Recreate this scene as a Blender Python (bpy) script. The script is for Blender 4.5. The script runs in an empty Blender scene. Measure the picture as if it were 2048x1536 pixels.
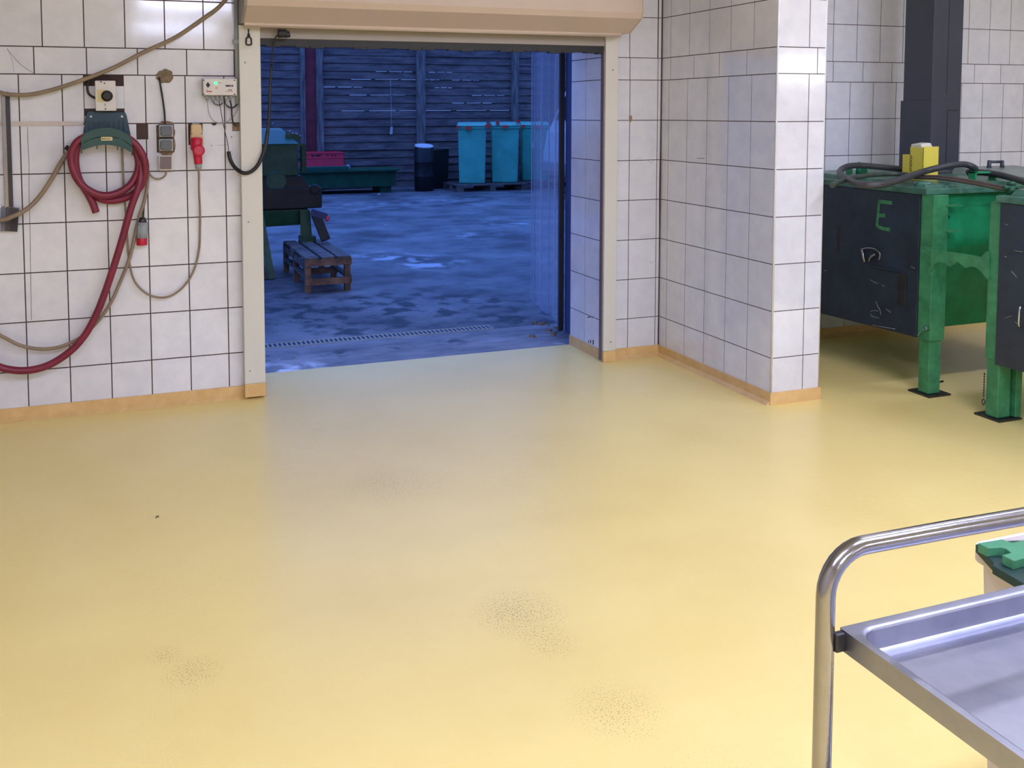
import bpy, bmesh, math, random
from mathutils import Vector, Matrix
random.seed(7)
S = bpy.context.scene
COL = S.collection
PI = math.pi

# ------------------------------------------------------------------ camera
F_PX, CX, CY = 1857.04, 893.19, 343.67
YAW, PITCH, ROLL = .3372, .0649, -.0028
CAM = Vector((-3.2165, -5.082, 1.558))
fw = Vector((math.sin(YAW)*math.cos(PITCH), math.cos(YAW)*math.cos(PITCH), -math.sin(PITCH)))
rt = Vector((math.cos(YAW), -math.sin(YAW), 0)); up = rt.cross(fw)
cr, sr = math.cos(ROLL), math.sin(ROLL)
RT, UP = cr*rt + sr*up, -sr*rt + cr*up
cd = bpy.data.cameras.new('camera'); cam = bpy.data.objects.new('camera', cd); COL.objects.link(cam)
cd.sensor_width = 36; cd.sensor_fit = 'HORIZONTAL'; cd.lens = 36*F_PX/2048
cd.shift_x = (1024-CX)/2048; cd.shift_y = (CY-768)/2048
cd.clip_start = .05; cd.clip_end = 200
cam.matrix_world = Matrix((( RT.x, UP.x, -fw.x, CAM.x), (RT.y, UP.y, -fw.y, CAM.y), (RT.z, UP.z, -fw.z, CAM.z), (0,0,0,1)))
S.camera = cam

# ------------------------------------------------------------------ sky, lights, exposure
w = bpy.data.worlds.new('dusk_sky'); S.world = w; w.use_nodes = True
wn = w.node_tree.nodes; wl = w.node_tree.links; bg = wn['Background']; bg.inputs[1].default_value = .98
# dusk sky: deep blue overhead, dimmer toward the horizon
wg = wn.new('ShaderNodeTexCoord'); wz = wn.new('ShaderNodeSeparateXYZ'); wl.new(wg.outputs['Generated'], wz.inputs[0])
wr = wn.new('ShaderNodeValToRGB'); wl.new(wz.outputs['Z'], wr.inputs[0]); wl.new(wr.outputs[0], bg.inputs[0])
wr.color_ramp.elements[0].position = .18; wr.color_ramp.elements[0].color = (.10, .21, .62, 1)
wr.color_ramp.elements[1].position = .75; wr.color_ramp.elements[1].color = (.27, .66, 2.35, 1)
S.view_settings.view_transform = 'Standard'; S.view_settings.look = 'None'
S.view_settings.gamma = 1; S.view_settings.exposure = .17; S.view_settings.use_curve_mapping = False

ROOM = dict(x0=-5.2, x1=14.0, y0=-17.0, y1=0.0, h=3.3)
# (x, y, z, length, watts, rotated along y)
LAMPS = [(.55, -1.9, 3.12, 1.5, 2.5, 0), (-.1, -3.3, 3.12, 1.5, 12, 0), (2.2, -2.3, 3.12, 1.5, 16, 0),
         (-3.5, -5.0, 3.12, 1.5, 56, 0), (-.9, -4.6, 3.12, 1.5, 50, 0), (2.2, -4.8, 3.12, 1.5, 50, 0),
         (-2.2, -9.0, 3.12, 1.5, 95, 0), (2.2, -9.0, 3.12, 1.5, 95, 0), (-2.2, -13.0, 3.12, 1.5, 110, 0), (2.2, -13.0, 3.12, 1.5, 110, 0)]
# lanterns hung low at the far end of the hall: (x, y, z, length)
LANTERNS = [(9.45, -12.1, 2.48, 1.25), (12.4, -15.7, 2.42, 1.7)]
BULBS = [(7.5, -12.5, 2.30)] + [(8.9+.42*k, -16.9, 1.88) for k in range(5)]
LCOL = (.92, 1.0, 1.44)

# ------------------------------------------------------------------ helpers
def at(x, y, ax, v):
    "point of the plane axis=v seen at a pixel of the 2048x1536 frame"
    d = fw + RT*((x-CX)/F_PX) - UP*((y-CY)/F_PX)
    return CAM + d*((v-CAM[ax])/d[ax])
def lin(c):
    return tuple(((v/255)/12.92 if v/255 <= .04045 else ((v/255+.055)/1.055)**2.4) for v in c)
def mat(name, c, rough=.5, metal=0., var=.0, vscale=6., bump=0., bscale=60., c2=None, coat=0., spec=.5,
        emit=None, estr=0., alpha=1., trans=0., island=0., stretch=(1,1,1)):
    m = bpy.data.materials.new(name); m.use_nodes = True
    nt = m.node_tree; N = nt.nodes; L = nt.links; b = N['Principled BSDF']
    col = lin(c); b.inputs['Base Color'].default_value = (*col, 1)
    b.inputs['Roughness'].default_value = rough; b.inputs['Metallic'].default_value = metal
    b.inputs['Coat Weight'].default_value = coat; b.inputs['Coat Roughness'].default_value = .08
    b.inputs['Specular IOR Level'].default_value = spec
    b.inputs['Alpha'].default_value = alpha; b.inputs['Transmission Weight'].default_value = trans
    if emit: b.inputs['Emission Color'].default_value = (*lin(emit), 1); b.inputs['Emission Strength'].default_value = estr
    tc = N.new('ShaderNodeNewGeometry'); mp = N.new('ShaderNodeMapping'); L.new(tc.outputs['Position'], mp.inputs[0])
    mp.inputs['Scale'].default_value = stretch
    if var or c2:
        n = N.new('ShaderNodeTexNoise'); n.inputs['Scale'].default_value = vscale; n.inputs['Detail'].default_value = 6
        n.inputs['Roughness'].default_value = .62
        L.new(mp.outputs[0], n.inputs['Vector'])
        r = N.new('ShaderNodeValToRGB'); L.new(n.outputs['Fac'], r.inputs[0])
        r.color_ramp.elements[0].position = .36; r.color_ramp.elements[1].position = .66
        d2 = lin(c2) if c2 else tuple(v*(1-var) for v in col)
        r.color_ramp.elements[0].color = (*d2, 1); r.color_ramp.elements[1].color = (*col, 1)
        out = r.outputs[0]
        if island:
            mx = N.new('ShaderNodeMix'); mx.data_type = 'RGBA'; mx.blend_type = 'MULTIPLY'; mx.inputs['Factor'].default_value = 1
            r2 = N.new('ShaderNodeMapRange'); L.new(tc.outputs['Random Per Island'], r2.inputs[0])
            r2.inputs['To Min'].default_value = 1-island; r2.inputs['To Max'].default_value = 1
            cb = N.new('ShaderNodeCombineColor')
            for k in range(3): L.new(r2.outputs[0], cb.inputs[k])
            L.new(out, mx.inputs['A']); L.new(cb.outputs[0], mx.inputs['B']); out = mx.outputs['Result']
        L.new(out, b.inputs['Base Color'])
    if bump:
        n = N.new('ShaderNodeTexNoise'); n.inputs['Scale'].default_value = bscale; n.inputs['Detail'].default_value = 3
        L.new(mp.outputs[0], n.inputs['Vector'])
        bp = N.new('ShaderNodeBump'); bp.inputs['Strength'].default_value = bump; bp.inputs['Distance'].default_value = .01
        L.new(n.outputs['Fac'], bp.inputs['Height']); L.new(bp.outputs[0], b.inputs['Normal'])
    return m

class MB:
    "collects shapes into one mesh"
    def __init__(s): s.bm = bmesh.new(); s.mi = 0
    def _f(s, vs, smooth=False):
        try: f = s.bm.faces.new(vs)
        except ValueError: return
        f.material_index = s.mi; f.smooth = smooth; return f
    def box(s, a, b, rot=None, c=None):
        a = Vector(a); b = Vector(b); lo = Vector(map(min, a, b)); hi = Vector(map(max, a, b))
        P = [Vector((x, y, z)) for z in (lo.z, hi.z) for y in (lo.y, hi.y) for x in (lo.x, hi.x)]
        if rot is not None:
            c = Vector(c) if c is not None else (lo+hi)/2
            P = [c + rot @ (p-c) for p in P]
        v = [s.bm.verts.new(p) for p in P]
        for q in ((0,2,3,1), (4,5,7,6), (0,1,5,4), (2,6,7,3), (0,4,6,2), (1,3,7,5)): s._f([v[i] for i in q])
        return s
    def hexa(s, P):
        v = [s.bm.verts.new(Vector(p)) for p in P]   # bottom 4 ccw, top 4 ccw
        for q in ((3,2,1,0), (4,5,6,7), (0,1,5,4), (1,2,6,5), (2,3,7,6), (3,0,4,7)): s._f([v[i] for i in q])
        return s
    def beam(s, a, b, wd, ht, upv=(0,0,1)):
        a = Vector(a); b = Vector(b); d = (b-a).normalized(); u = Vector(upv)
        sd = d.cross(u)
        if sd.length < 1e-4: sd = d.cross(Vector((0,1,0)))
        sd.normalize(); u = sd.cross(d).normalized()
        P = [p + sd*x*wd/2 + u*y*ht/2 for p in (a, b) for x, y in ((-1,-1),(1,-1),(1,1),(-1,1))]
        v = [s.bm.verts.new(p) for p in P]
        for q in ((3,2,1,0), (4,5,6,7), (0,1,5,4), (1,2,6,5), (2,3,7,6), (3,0,4,7)): s._f([v[i] for i in q])
        return s
    def prism(s, pts, d):
        "polygon points (3-D) pushed along d"
        d = Vector(d); a = [s.bm.verts.new(Vector(p)) for p in pts]; b = [s.bm.verts.new(Vector(p)+d) for p in pts]
        s._f(a[::-1]); s._f(b); n = len(a)
        for i in range(n): s._f([a[i], a[(i+1) % n], b[(i+1) % n], b[i]])
        return s
    def cyl(s, a, b, r, r2=None, n=20, cap=True, smooth=True):
        return s.tube([a, b], r, n=n, r2=r2, sub=0, cap=cap, smooth=smooth)
    def tube(s, pts, r, n=10, r2=None, sub=6, cap=True, smooth=True, rf=None):
        P = [Vector(p) for p in pts]
        if sub and len(P) > 2:
            Q = []
            for i in range(len(P)-1):
                p0, p1, p2, p3 = P[max(i-1,0)], P[i], P[i+1], P[min(i+2, len(P)-1)]
                for k in range(sub):
                    t = k/sub
                    Q.append(.5*((2*p1) + (p2-p0)*t + (2*p0-5*p1+4*p2-p3)*t*t + (3*p1-p0-3*p2+p3)*t**3))
            Q.append(P[-1]); P = Q
        T = [(P[min(i+1, len(P)-1)] - P[max(i-1, 0)]).normalized() for i in range(len(P))]
        u = T[0].orthogonal().normalized(); rings = []
        for i, p in enumerate(P):
            u = (u - T[i]*u.dot(T[i])).normalized(); v = T[i].cross(u)
            rr = r if r2 is None else r + (r2-r)*i/(len(P)-1)
            if rf: rr = rf(i/(len(P)-1))
            rings.append([s.bm.verts.new(p + (u*math.cos(2*PI*k/n) + v*math.sin(2*PI*k/n))*rr) for k in range(n)])
        for a, b in zip(rings, rings[1:]):
            for k in range(n): s._f([a[k], a[(k+1) % n], b[(k+1) % n], b[k]], smooth)
        if cap: s._f(rings[0][::-1]); s._f(rings[-1])
        return s
    def lathe(s, c, prof, n=28, axis=(0,0,1)):
        c = Vector(c); ax = Vector(axis).normalized(); u = ax.orthogonal().normalized(); v = ax.cross(u); R = []
        for r, h in prof:
            R.append([s.bm.verts.new(c + ax*h + (u*math.cos(2*PI*k/n) + v*math.sin(2*PI*k/n))*max(r, 1e-4)) for k in range(n)])
        for a, b in zip(R, R[1:]):
            for k in range(n): s._f([a[k], a[(k+1) % n], b[(k+1) % n], b[k]], True)
        s._f(R[0][::-1]); s._f(R[-1]); return s
    def slab(s, corners, r, z0, z1, n=5):
        "rounded rectangle plate from corners (x0,y0,x1,y1)"
        x0, y0, x1, y1 = corners; pts = []
        for cx, cy, a0 in ((x1-r, y1-r, 0), (x0+r, y1-r, 90), (x0+r, y0+r, 180), (x1-r, y0+r, 270)):
            for k in range(n+1):
                a = math.radians(a0+90*k/n); pts.append((cx+r*math.cos(a), cy+r*math.sin(a), z0))
        return s.prism(pts, (0, 0, z1-z0))
    def build(s, name, mats, parent=None, bevel=0., seg=2, pivot=None):
        bm = s.bm
        bmesh.ops.recalc_face_normals(bm, faces=bm.faces)
        me = bpy.data.meshes.new(name)
        vs = [v.co for v in bm.verts]
        lo = Vector([min(v[i] for v in vs) for i in range(3)]); hi = Vector([max(v[i] for v in vs) for i in range(3)])
        o0 = Vector(pivot) if pivot else Vector(((lo.x+hi.x)/2, (lo.y+hi.y)/2, lo.z))
        bmesh.ops.translate(bm, verts=bm.verts, vec=-o0)
        bm.to_mesh(me); bm.free()
        for m in (mats if isinstance(mats, (list, tuple)) else [mats]): me.materials.append(m)
        o = bpy.data.objects.new(name, me); COL.objects.link(o)
        o.location = o0
        if parent is not None:
            o.parent = parent; o.location = o0 - wloc(parent)
        if bevel:
            b = o.modifiers.new('bevel', 'BEVEL'); b.width = bevel; b.segments = seg; b.limit_method = 'ANGLE'; b.angle_limit = math.radians(40)
        return o
def wloc(o):
    l = Vector(o.location)
    while o.parent: o = o.parent; l += o.location
    return l
def tag(o, label=None, cat=None, group=None, kind=None):
    if label: o['label'] = label
    if cat: o['category'] = cat
    if group: o['group'] = group
    if kind: o['kind'] = kind
    return o
def thing(name, label, cat, loc, group=None):
    o = bpy.data.objects.new(name, None); COL.objects.link(o); o.location = loc; o.empty_display_size = .1
    return tag(o, label, cat, group)
def struct(name, mb, mats, parent=None, **k):
    o = mb.build(name, mats, parent, **k)
    if parent is None: o['kind'] = 'structure'
    return o
def copy_tree(o, parent=None):
    c = o.copy(); COL.objects.link(c); c.parent = parent
    for ch in [x for x in bpy.data.objects if x.parent is o]: copy_tree(ch, c)
    return c

# ------------------------------------------------------------------ materials
M = {}
M['tile'] = mat('glazed_wall_tile', (229, 229, 235), .10, var=.07, vscale=9, bump=.05, bscale=7, island=.05, coat=.7, c2=(218, 218, 226))
M['grout'] = mat('dark_brown_grout', (84, 66, 62), .9, var=.3, vscale=20)
M['grout2'] = mat('light_grout_strip', (205, 194, 186), .6, var=.1)
M['plaster'] = mat('hall_plaster', (196, 188, 180), .8, var=.05)
M['ceil'] = mat('ceiling_paint', (186, 186, 188), .85)
M['coving'] = mat('ochre_skirting', (226, 190, 132), .38, var=.12, vscale=14, bump=.1, bscale=90, c2=(214, 174, 114))
M['cream'] = mat('cream_coated_metal', (216, 213, 204), .38, var=.03, vscale=4)
M['creambox'] = mat('cream_shutter_casing', (204, 184, 168), .42, var=.05, vscale=3)
M['slat'] = mat('grey_beige_slat', (160, 152, 144), .45)  # slat colour toned down for the weaker light under the casing
M['greyend'] = mat('grey_casing_end', (150, 146, 140), .5)
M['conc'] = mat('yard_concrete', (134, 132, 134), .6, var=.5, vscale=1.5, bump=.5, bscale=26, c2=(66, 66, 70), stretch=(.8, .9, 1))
M['thresh'] = mat('threshold_concrete', (150, 148, 150), .55, var=.5, vscale=3.2, bump=.2, bscale=25, c2=(92, 90, 94), stretch=(.6, 1.6, 1))
M['wood'] = mat('weathered_fence_wood', (142, 126, 122), .85, var=.3, vscale=5, bump=.3, bscale=30, c2=(98, 84, 84), stretch=(.5, 1, 3))
M['woodpost'] = mat('weathered_post_wood', (160, 148, 142), .85, var=.4, vscale=5, c2=(96, 88, 86), stretch=(4, 4, .5))
M['redpost'] = mat('red_brown_post', (160, 66, 74), .8, var=.4, vscale=6)
M['pallet'] = mat('pallet_wood', (150, 118, 100), .8, var=.5, vscale=7, bump=.2, bscale=40, c2=(92, 70, 62))
M['palletgrey'] = mat('grey_pallet_wood', (128, 116, 108), .85, var=.4, vscale=7, c2=(84, 74, 72))
M['green'] = mat('green_machine_paint', (34, 150, 98), .36, var=.25, vscale=7, bump=.12, bscale=14, c2=(26, 126, 80))
M['greenlt'] = mat('worn_green_frame_paint', (66, 144, 98), .4, var=.3, vscale=16, bump=.12, bscale=30, c2=(50, 118, 78))
M['greentop'] = mat('dusty_green_lid_paint', (78, 124, 106), .28, var=.4, vscale=12, bump=.1, bscale=20, c2=(46, 84, 68))
M['greydk'] = mat('scuffed_black_panel', (40, 54, 68), .36, var=.5, vscale=5, bump=.15, bscale=25, c2=(28, 38, 50))
M['greylid'] = mat('grey_green_lid', (128, 142, 132), .35, var=.3, vscale=15)
M['duct'] = mat('dark_duct_paint', (60, 64, 76), .45, var=.12, vscale=5)
M['black'] = mat('black_rubber', (32, 30, 32), .5, var=.2)
M['blackhose'] = mat('matt_black_hose', (60, 60, 64), .5, var=.2, vscale=10)
M['greenhose'] = mat('dark_green_grey_hose', (58, 70, 62), .5, var=.3, vscale=10)
M['brownhose'] = mat('brown_flat_hose', (92, 78, 72), .5, var=.3, vscale=10)
M['steel'] = mat('brushed_steel', (168, 166, 172), .20, 1., var=.12, vscale=14, bump=.03, bscale=120)
M['tray'] = mat('worn_steel_tray', (170, 171, 184), .38, 1., var=.22, vscale=5, bump=.06, bscale=9, c2=(146, 148, 168))
M['chrome'] = mat('bright_steel', (200, 200, 205), .18, 1.)
M['darksteel'] = mat('dark_steel', (78, 76, 80), .4, .8, var=.3)
M['beigehose'] = mat('beige_air_hose', (148, 128, 104), .45, var=.2, vscale=12)
M['redhose'] = mat('red_water_hose', (132, 34, 60), .42, var=.25, vscale=8, bump=.05, bscale=120)
M['hanger'] = mat('dark_green_plastic', (36, 76, 70), .42, var=.15)
M['hangertop'] = mat('petrol_plastic', (30, 66, 84), .42, var=.15)
M['label'] = mat('cream_label', (214, 196, 140), .6)
M['whiteplastic'] = mat('off_white_plastic', (216, 210, 204), .4)
M['greyplastic'] = mat('grey_plastic', (96, 100, 106), .45)
M['ltgrey'] = mat('light_grey_plastic', (150, 156, 158), .45)
M['brownsw'] = mat('brown_switch', (112, 92, 86), .45)
M['tan'] = mat('tan_socket_plastic', (206, 176, 132), .45)
M['red'] = mat('red_connector_plastic', (190, 20, 56), .4)
M['mortar'] = mat('sand_mortar', (140, 122, 100), .95, var=.4, vscale=50, bump=.5, bscale=120)
M['mortar2'] = mat('ochre_mortar', (170, 142, 112), .95, var=.5, vscale=40, bump=.5, bscale=120)
M['hole'] = mat('dark_wall_recess', (74, 56, 54), .95, var=.4, vscale=40)
M['ink'] = mat('dark_print', (40, 36, 38), .6)
M['redink'] = mat('red_print', (200, 60, 50), .6)
M['orange'] = mat('orange_lamp', (230, 160, 70), .5)
M['led'] = mat('green_led', (40, 220, 100), .4, emit=(40, 255, 120), estr=3.)
M['teal'] = mat('teal_bin_plastic', (96, 214, 186), .42, var=.25, vscale=3, c2=(80, 192, 166))
M['binlid'] = mat('teal_bin_lid', (120, 205, 180), .4, var=.2, vscale=10)
M['clip'] = mat('red_bin_clip', (245, 80, 70), .45)
M['yardgreen'] = mat('dark_green_steel', (26, 92, 62), .5, var=.4, vscale=5)
M['yardteal'] = mat('blue_green_steel', (38, 104, 84), .45, var=.3, vscale=6)
M['yarddark'] = mat('oily_dark_steel', (44, 46, 46), .6, var=.4, vscale=8)
M['olive'] = mat('faded_olive_steel', (74, 110, 84), .6, var=.35, vscale=5)
M['crate'] = mat('red_crate_plastic', (255, 74, 96), .4)
M['drumlid'] = mat('white_drum_lid', (226, 226, 226), .4)
M['bluesteel'] = mat('blue_frame_paint', (66, 76, 120), .5, var=.2, vscale=4)
M['vanwhite'] = mat('white_van_paint', (226, 228, 232), .25, coat=.6)
M['glass'] = mat('dark_window_glass', (40, 44, 50), .08)
M['pvc'] = mat('clear_pvc_strip', (196, 208, 232), .10, alpha=.30, spec=.8)
M['pvcedge'] = mat('pvc_strip_edge', (215, 226, 245), .2, alpha=.75)
M['yellow'] = mat('yellow_box_card', (226, 210, 84), .55, var=.04)
M['bag'] = mat('milky_plastic_bag', (226, 222, 206), .4, alpha=.85)
M['paleplastic'] = mat('pale_grey_plastic_bin', (222, 212, 208), .42, var=.04, vscale=4)
M['greencast'] = mat('green_plastic_lid', (72, 142, 104), .5, var=.15, vscale=18, bump=.08, bscale=120)
M['greencastd'] = mat('dark_green_lid_body', (30, 62, 56), .6, var=.3)
M['paint_e'] = mat('green_chalk_paint', (66, 140, 92), .7, var=.35, vscale=40)
M['scuff'] = mat('pale_scuff', (150, 150, 158), .6, var=.5, vscale=40)
M['lamp_body'] = mat('white_lamp_housing', (230, 230, 228), .5)

# epoxy floor: own node tree with stains, specks and roller texture
def floor_mat():
    m = mat('yellow_epoxy_floor', (246, 223, 148), .30, var=.09, vscale=1.3, c2=(240, 215, 138), spec=.4, bump=.0)
    nt = m.node_tree; N = nt.nodes; L = nt.links; b = N['Principled BSDF']
    g = N.new('ShaderNodeNewGeometry')
    base = b.inputs['Base Color'].links[0].from_socket
    # fine dark pores
    v = N.new('ShaderNodeTexNoise'); v.inputs['Scale'].default_value = 210; v.inputs['Detail'].default_value = 2
    L.new(g.outputs['Position'], v.inputs['Vector'])
    r = N.new('ShaderNodeMapRange'); r.inputs['From Min'].default_value = .57; r.inputs['From Max'].default_value = .74
    L.new(v.outputs['Fac'], r.inputs[0])
    big = N.new('ShaderNodeTexNoise'); big.inputs['Scale'].default_value = 1.7; big.inputs['Detail'].default_value = 4
    L.new(g.outputs['Position'], big.inputs['Vector'])
    r2 = N.new('ShaderNodeMapRange'); r2.inputs['From Min'].default_value = .5; r2.inputs['From Max'].default_value = .9; r2.inputs['To Max'].default_value = .5
    L.new(big.outputs['Fac'], r2.inputs[0])
    def spot(x, y, rad, k):
        s = N.new('ShaderNodeVectorMath'); s.operation = 'DISTANCE'; s.inputs[1].default_value = (x, y, 0); L.new(g.outputs['Position'], s.inputs[0])
        q = N.new('ShaderNodeMapRange'); q.inputs['From Min'].default_value = rad; q.inputs['From Max'].default_value = 0; q.inputs['To Max'].default_value = k
        L.new(s.outputs['Value'], q.inputs[0]); return q.outputs[0]
    def add(a, b_):
        n = N.new('ShaderNodeMath'); n.operation = 'ADD'; L.new(a, n.inputs[0]); L.new(b_, n.inputs[1]); return n.outputs[0]
    tot = r2.outputs[0]
    for px, py, rad, k in ((1040, 1225, .17, 2.6), (1100, 1285, .1, 1.6), (385, 1345, .1, 1.6), (1230, 1420, .15, 1.4), (790, 970, .28, 1.1), (330, 1310, .06, 1.5), (1400, 870, .2, .8)):
        p = at(px, py, 2, 0); tot = add(tot, spot(p.x, p.y, rad, k))
    mu = N.new('ShaderNodeMath'); mu.operation = 'MULTIPLY'; L.new(r.outputs[0], mu.inputs[0]); L.new(tot, mu.inputs[1])
    sm = N.new('ShaderNodeMath'); sm.operation = 'MULTIPLY_ADD'; sm.inputs[1].default_value = .025; L.new(tot, sm.inputs[0]); L.new(mu.outputs[0], sm.inputs[2])
    cl = N.new('ShaderNodeMath'); cl.operation = 'MINIMUM'; cl.inputs[1].default_value = .9; L.new(sm.outputs[0], cl.inputs[0])
    mx = N.new('ShaderNodeMix'); mx.data_type = 'RGBA'; L.new(cl.outputs[0], mx.inputs['Factor']); L.new(base, mx.inputs['A'])
    mx.inputs['B'].default_value = (*lin((130, 108, 70)), 1); L.new(mx.outputs['Result'], b.inputs['Base Color'])
    bn = N.new('ShaderNodeTexNoise'); bn.inputs['Scale'].default_value = 28; bn.inputs['Detail'].default_value = 4; L.new(g.outputs['Position'], bn.inputs['Vector'])
    bp = N.new('ShaderNodeBump'); bp.inputs['Strength'].default_value = .10; bp.inputs['Distance'].default_value = .01
    L.new(bn.outputs['Fac'], bp.inputs['Height']); L.new(bp.outputs[0], b.inputs['Normal'])
    return m
M['floor'] = floor_mat()
def tint_patches(m, spots, col, sc):
    nt = m.node_tree; N = nt.nodes; L = nt.links; b = N['Principled BSDF']; base = b.inputs['Base Color'].links[0].from_socket
    g = N.new('ShaderNodeNewGeometry'); n = N.new('ShaderNodeTexNoise'); n.inputs['Scale'].default_value = sc; n.inputs['Detail'].default_value = 5; L.new(g.outputs['Position'], n.inputs['Vector'])
    r = N.new('ShaderNodeMapRange'); r.inputs['From Min'].default_value = .48; r.inputs['From Max'].default_value = .66; L.new(n.outputs['Fac'], r.inputs[0])
    tot = None
    for px, py, rad, k in spots:
        p = at(px, py, 2, 0)
        d = N.new('ShaderNodeVectorMath'); d.operation = 'DISTANCE'; d.inputs[1].default_value = (p.x, p.y, 0); L.new(g.outputs['Position'], d.inputs[0])
        q = N.new('ShaderNodeMapRange'); q.inputs['From Min'].default_value = rad; q.inputs['From Max'].default_value = 0; q.inputs['To Max'].default_value = k; L.new(d.outputs['Value'], q.inputs[0])
        if tot is None: tot = q.outputs[0]
        else:
            a = N.new('ShaderNodeMath'); a.operation = 'ADD'; L.new(tot, a.inputs[0]); L.new(q.outputs[0], a.inputs[1]); tot = a.outputs[0]
    mu = N.new('ShaderNodeMath'); mu.operation = 'MULTIPLY'; mu.use_clamp = True; L.new(r.outputs[0], mu.inputs[0]); L.new(tot, mu.inputs[1])
    mx = N.new('ShaderNodeMix'); mx.data_type = 'RGBA'; L.new(mu.outputs[0], mx.inputs['Factor']); L.new(base, mx.inputs['A']); mx.inputs['B'].default_value = (*lin(col), 1)
    L.new(mx.outputs['Result'], b.inputs['Base Color'])
tint_patches(M['conc'], ((765, 512, .5, 1.4), (840, 522, .6, 1.6), (870, 530, .3, 1.2), (1035, 445, .7, .9), (900, 400, 1.5, .5), (720, 410, 1.2, .5), (950, 470, .6, .6)), (190, 192, 200), 3.5)
tint_patches(M['conc'], ((1080, 640, .5, 2.2), (1020, 630, .3, 1.2), (960, 470, .8, .7), (600, 600, .9, 1.4), (800, 620, 1.1, 1.4), (950, 600, .9, 1.3), (680, 640, .7, 1.4), (560, 640, .6, .6)), (42, 42, 48), 5.)  # darker noise patches in the concrete, mostly near the doorway
tint_patches(M['thresh'], ((560, 740, .25, 1.6), (620, 735, .2, 1.2), (1120, 690, .2, 1.2)), (215, 218, 224), 6.)
tint_patches(M['thresh'], ((560, 712, .18, 2.), (680, 705, .16, 2.), (800, 693, .14, 1.6), (900, 682, .14, 1.6), (1110, 665, .14, 2.)), (58, 58, 64), 8.)

# ------------------------------------------------------------------ the room shell
DX0, DX1, DH, WT = -2.50, -.412, 2.06, .43       # door opening and wall thickness
B0, TL1, TL2 = .0666, 1.8875, 2.1375
x0, x1, y0, h = ROOM['x0'], ROOM['x1'], ROOM['y0'], ROOM['h']
struct('floor', MB().box((x0-.2, y0-.2, -.12), (x1+.2, 0, 0)).box((DX0, 0, -.12), (DX1, WT, 0)), M['floor'])
struct('ceiling', MB().box((x0-.2, y0-.2, h), (x1+.2, WT, h+.15)), M['ceil'])
struct('wall_left', MB().box((x0-.15, y0, 0), (x0, 0, h)), M['plaster'])
struct('wall_right', MB().box((x1, y0, 0), (x1+.15, 0, h)), M['plaster'])
struct('wall_front', MB().box((x0-.15, y0-.15, 0), (x1+.15, y0, h)), M['plaster'])

def rsub(rects, hole):
    out = []
    a0, b0, a1, b1 = hole
    for (u0, v0, u1, v1) in rects:
        if a1 <= u0 or a0 >= u1 or b1 <= v0 or b0 >= v1: out.append((u0, v0, u1, v1)); continue
        if u0 < a0: out.append((u0, v0, a0, v1))
        if a1 < u1: out.append((a1, v0, u1, v1))
        m0, m1 = max(u0, a0), min(u1, a1)
        if v0 < b0: out.append((m0, v0, m1, b0))
        if b1 < v1: out.append((m0, b1, m1, v1))
    return [r for r in out if r[2]-r[0] > .004 and r[3]-r[1] > .004]
def grid(u0, u1, rows):
    "rows: (v0, v1, offset, pitch[, extra cut])"
    R = []
    for v0, v1, off, p in rows:
        k = math.ceil((u0-off)/p - 1e-6); cuts = [u0]
        while off+k*p < u1-1e-4:
            if off+k*p > u0+1e-4: cuts.append(off+k*p)
            k += 1
        cuts.append(u1)
        R += [(a, v0, b, v1) for a, b in zip(cuts, cuts[1:])]
    return R
def std_rows(lo, mid, up_, top=3.3):
    rows = [(B0-.03 if k == 0 else .25*k, .25*(k+1), lo, .2) for k in range(7)]
    rows.append((1.75, TL1, mid[0], mid[1]))
    v = TL1
    while v < top-.01: rows.append((v, min(v+.25, top), up_[0], up_[1])); v += .25
    return rows
G = .0022
def emit_tiles(mb, rects, O, U, N, holes=(), th=.0016, g=G):
    O = Vector(O); U = Vector(U); N = Vector(N)
    for r in rects:
        r = (r[0]+g, r[1]+g, r[2]-g, r[3]-g)
        if r[2]-r[0] < .004: continue
        L_ = [r]
        for hl in holes: L_ = rsub(L_, hl)
        for (u0, v0, u1, v1) in L_:
            c = .0005
            pr = lambda u, v, d: O + U*u + Vector((0, 0, v)) + N*d
            A = [mb.bm.verts.new(pr(u, v, -th)) for u, v in ((u0, v0), (u1, v0), (u1, v1), (u0, v1))]
            B = [mb.bm.verts.new(pr(u, v, -c)) for u, v in ((u0, v0), (u1, v0), (u1, v1), (u0, v1))]
            C_ = [mb.bm.verts.new(pr(u, v, 0)) for u, v in ((u0+c, v0+c), (u1-c, v0+c), (u1-c, v1-c), (u0+c, v1-c))]
            for i in range(4):
                j = (i+1) % 4; mb._f([A[i], A[j], B[j], B[i]]); mb._f([B[i], B[j], C_[j], C_[i]])
            mb._f(C_)
def wp(x, y, d=0.): p = at(x, y, 1, -d); return p      # on the back wall, d in front of it
def hole_px(x0_, y0_, x1_, y1_):
    a = wp(x0_, y1_); b = wp(x1_, y0_); return (a.x, a.z, b.x, b.z)
HOLES = [hole_px(168, 150, 247, 172), hole_px(168, 217, 249, 232), hole_px(273, 249, 296, 279), hole_px(314, 250, 348, 305),
         hole_px(377, 247, 405, 290), hole_px(465, 247, 480, 262)]
mb = MB(); mb.mi = 1
mb.box((x0-.15, .0015, 0), (DX0-.0015, WT, h)); mb.box((DX1+.0015, .0015, 0), (x1+.15, WT, h)); mb.box((DX0-.0015, .0015, DH), (DX1+.0015, WT, h)); mb.box((-12, .2, h), (18, WT, 10.0))  # last box: unseen upper wall, heightened to keep sky light off the near yard
mb.mi = 0
rowsL = std_rows(-3.691, (-3.617, .2455), (-3.576, .196))
emit_tiles(mb, grid(x0, -2.5, rowsL), (0,0,0), (1,0,0), (0,-1,0), HOLES, g=.0028)
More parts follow.
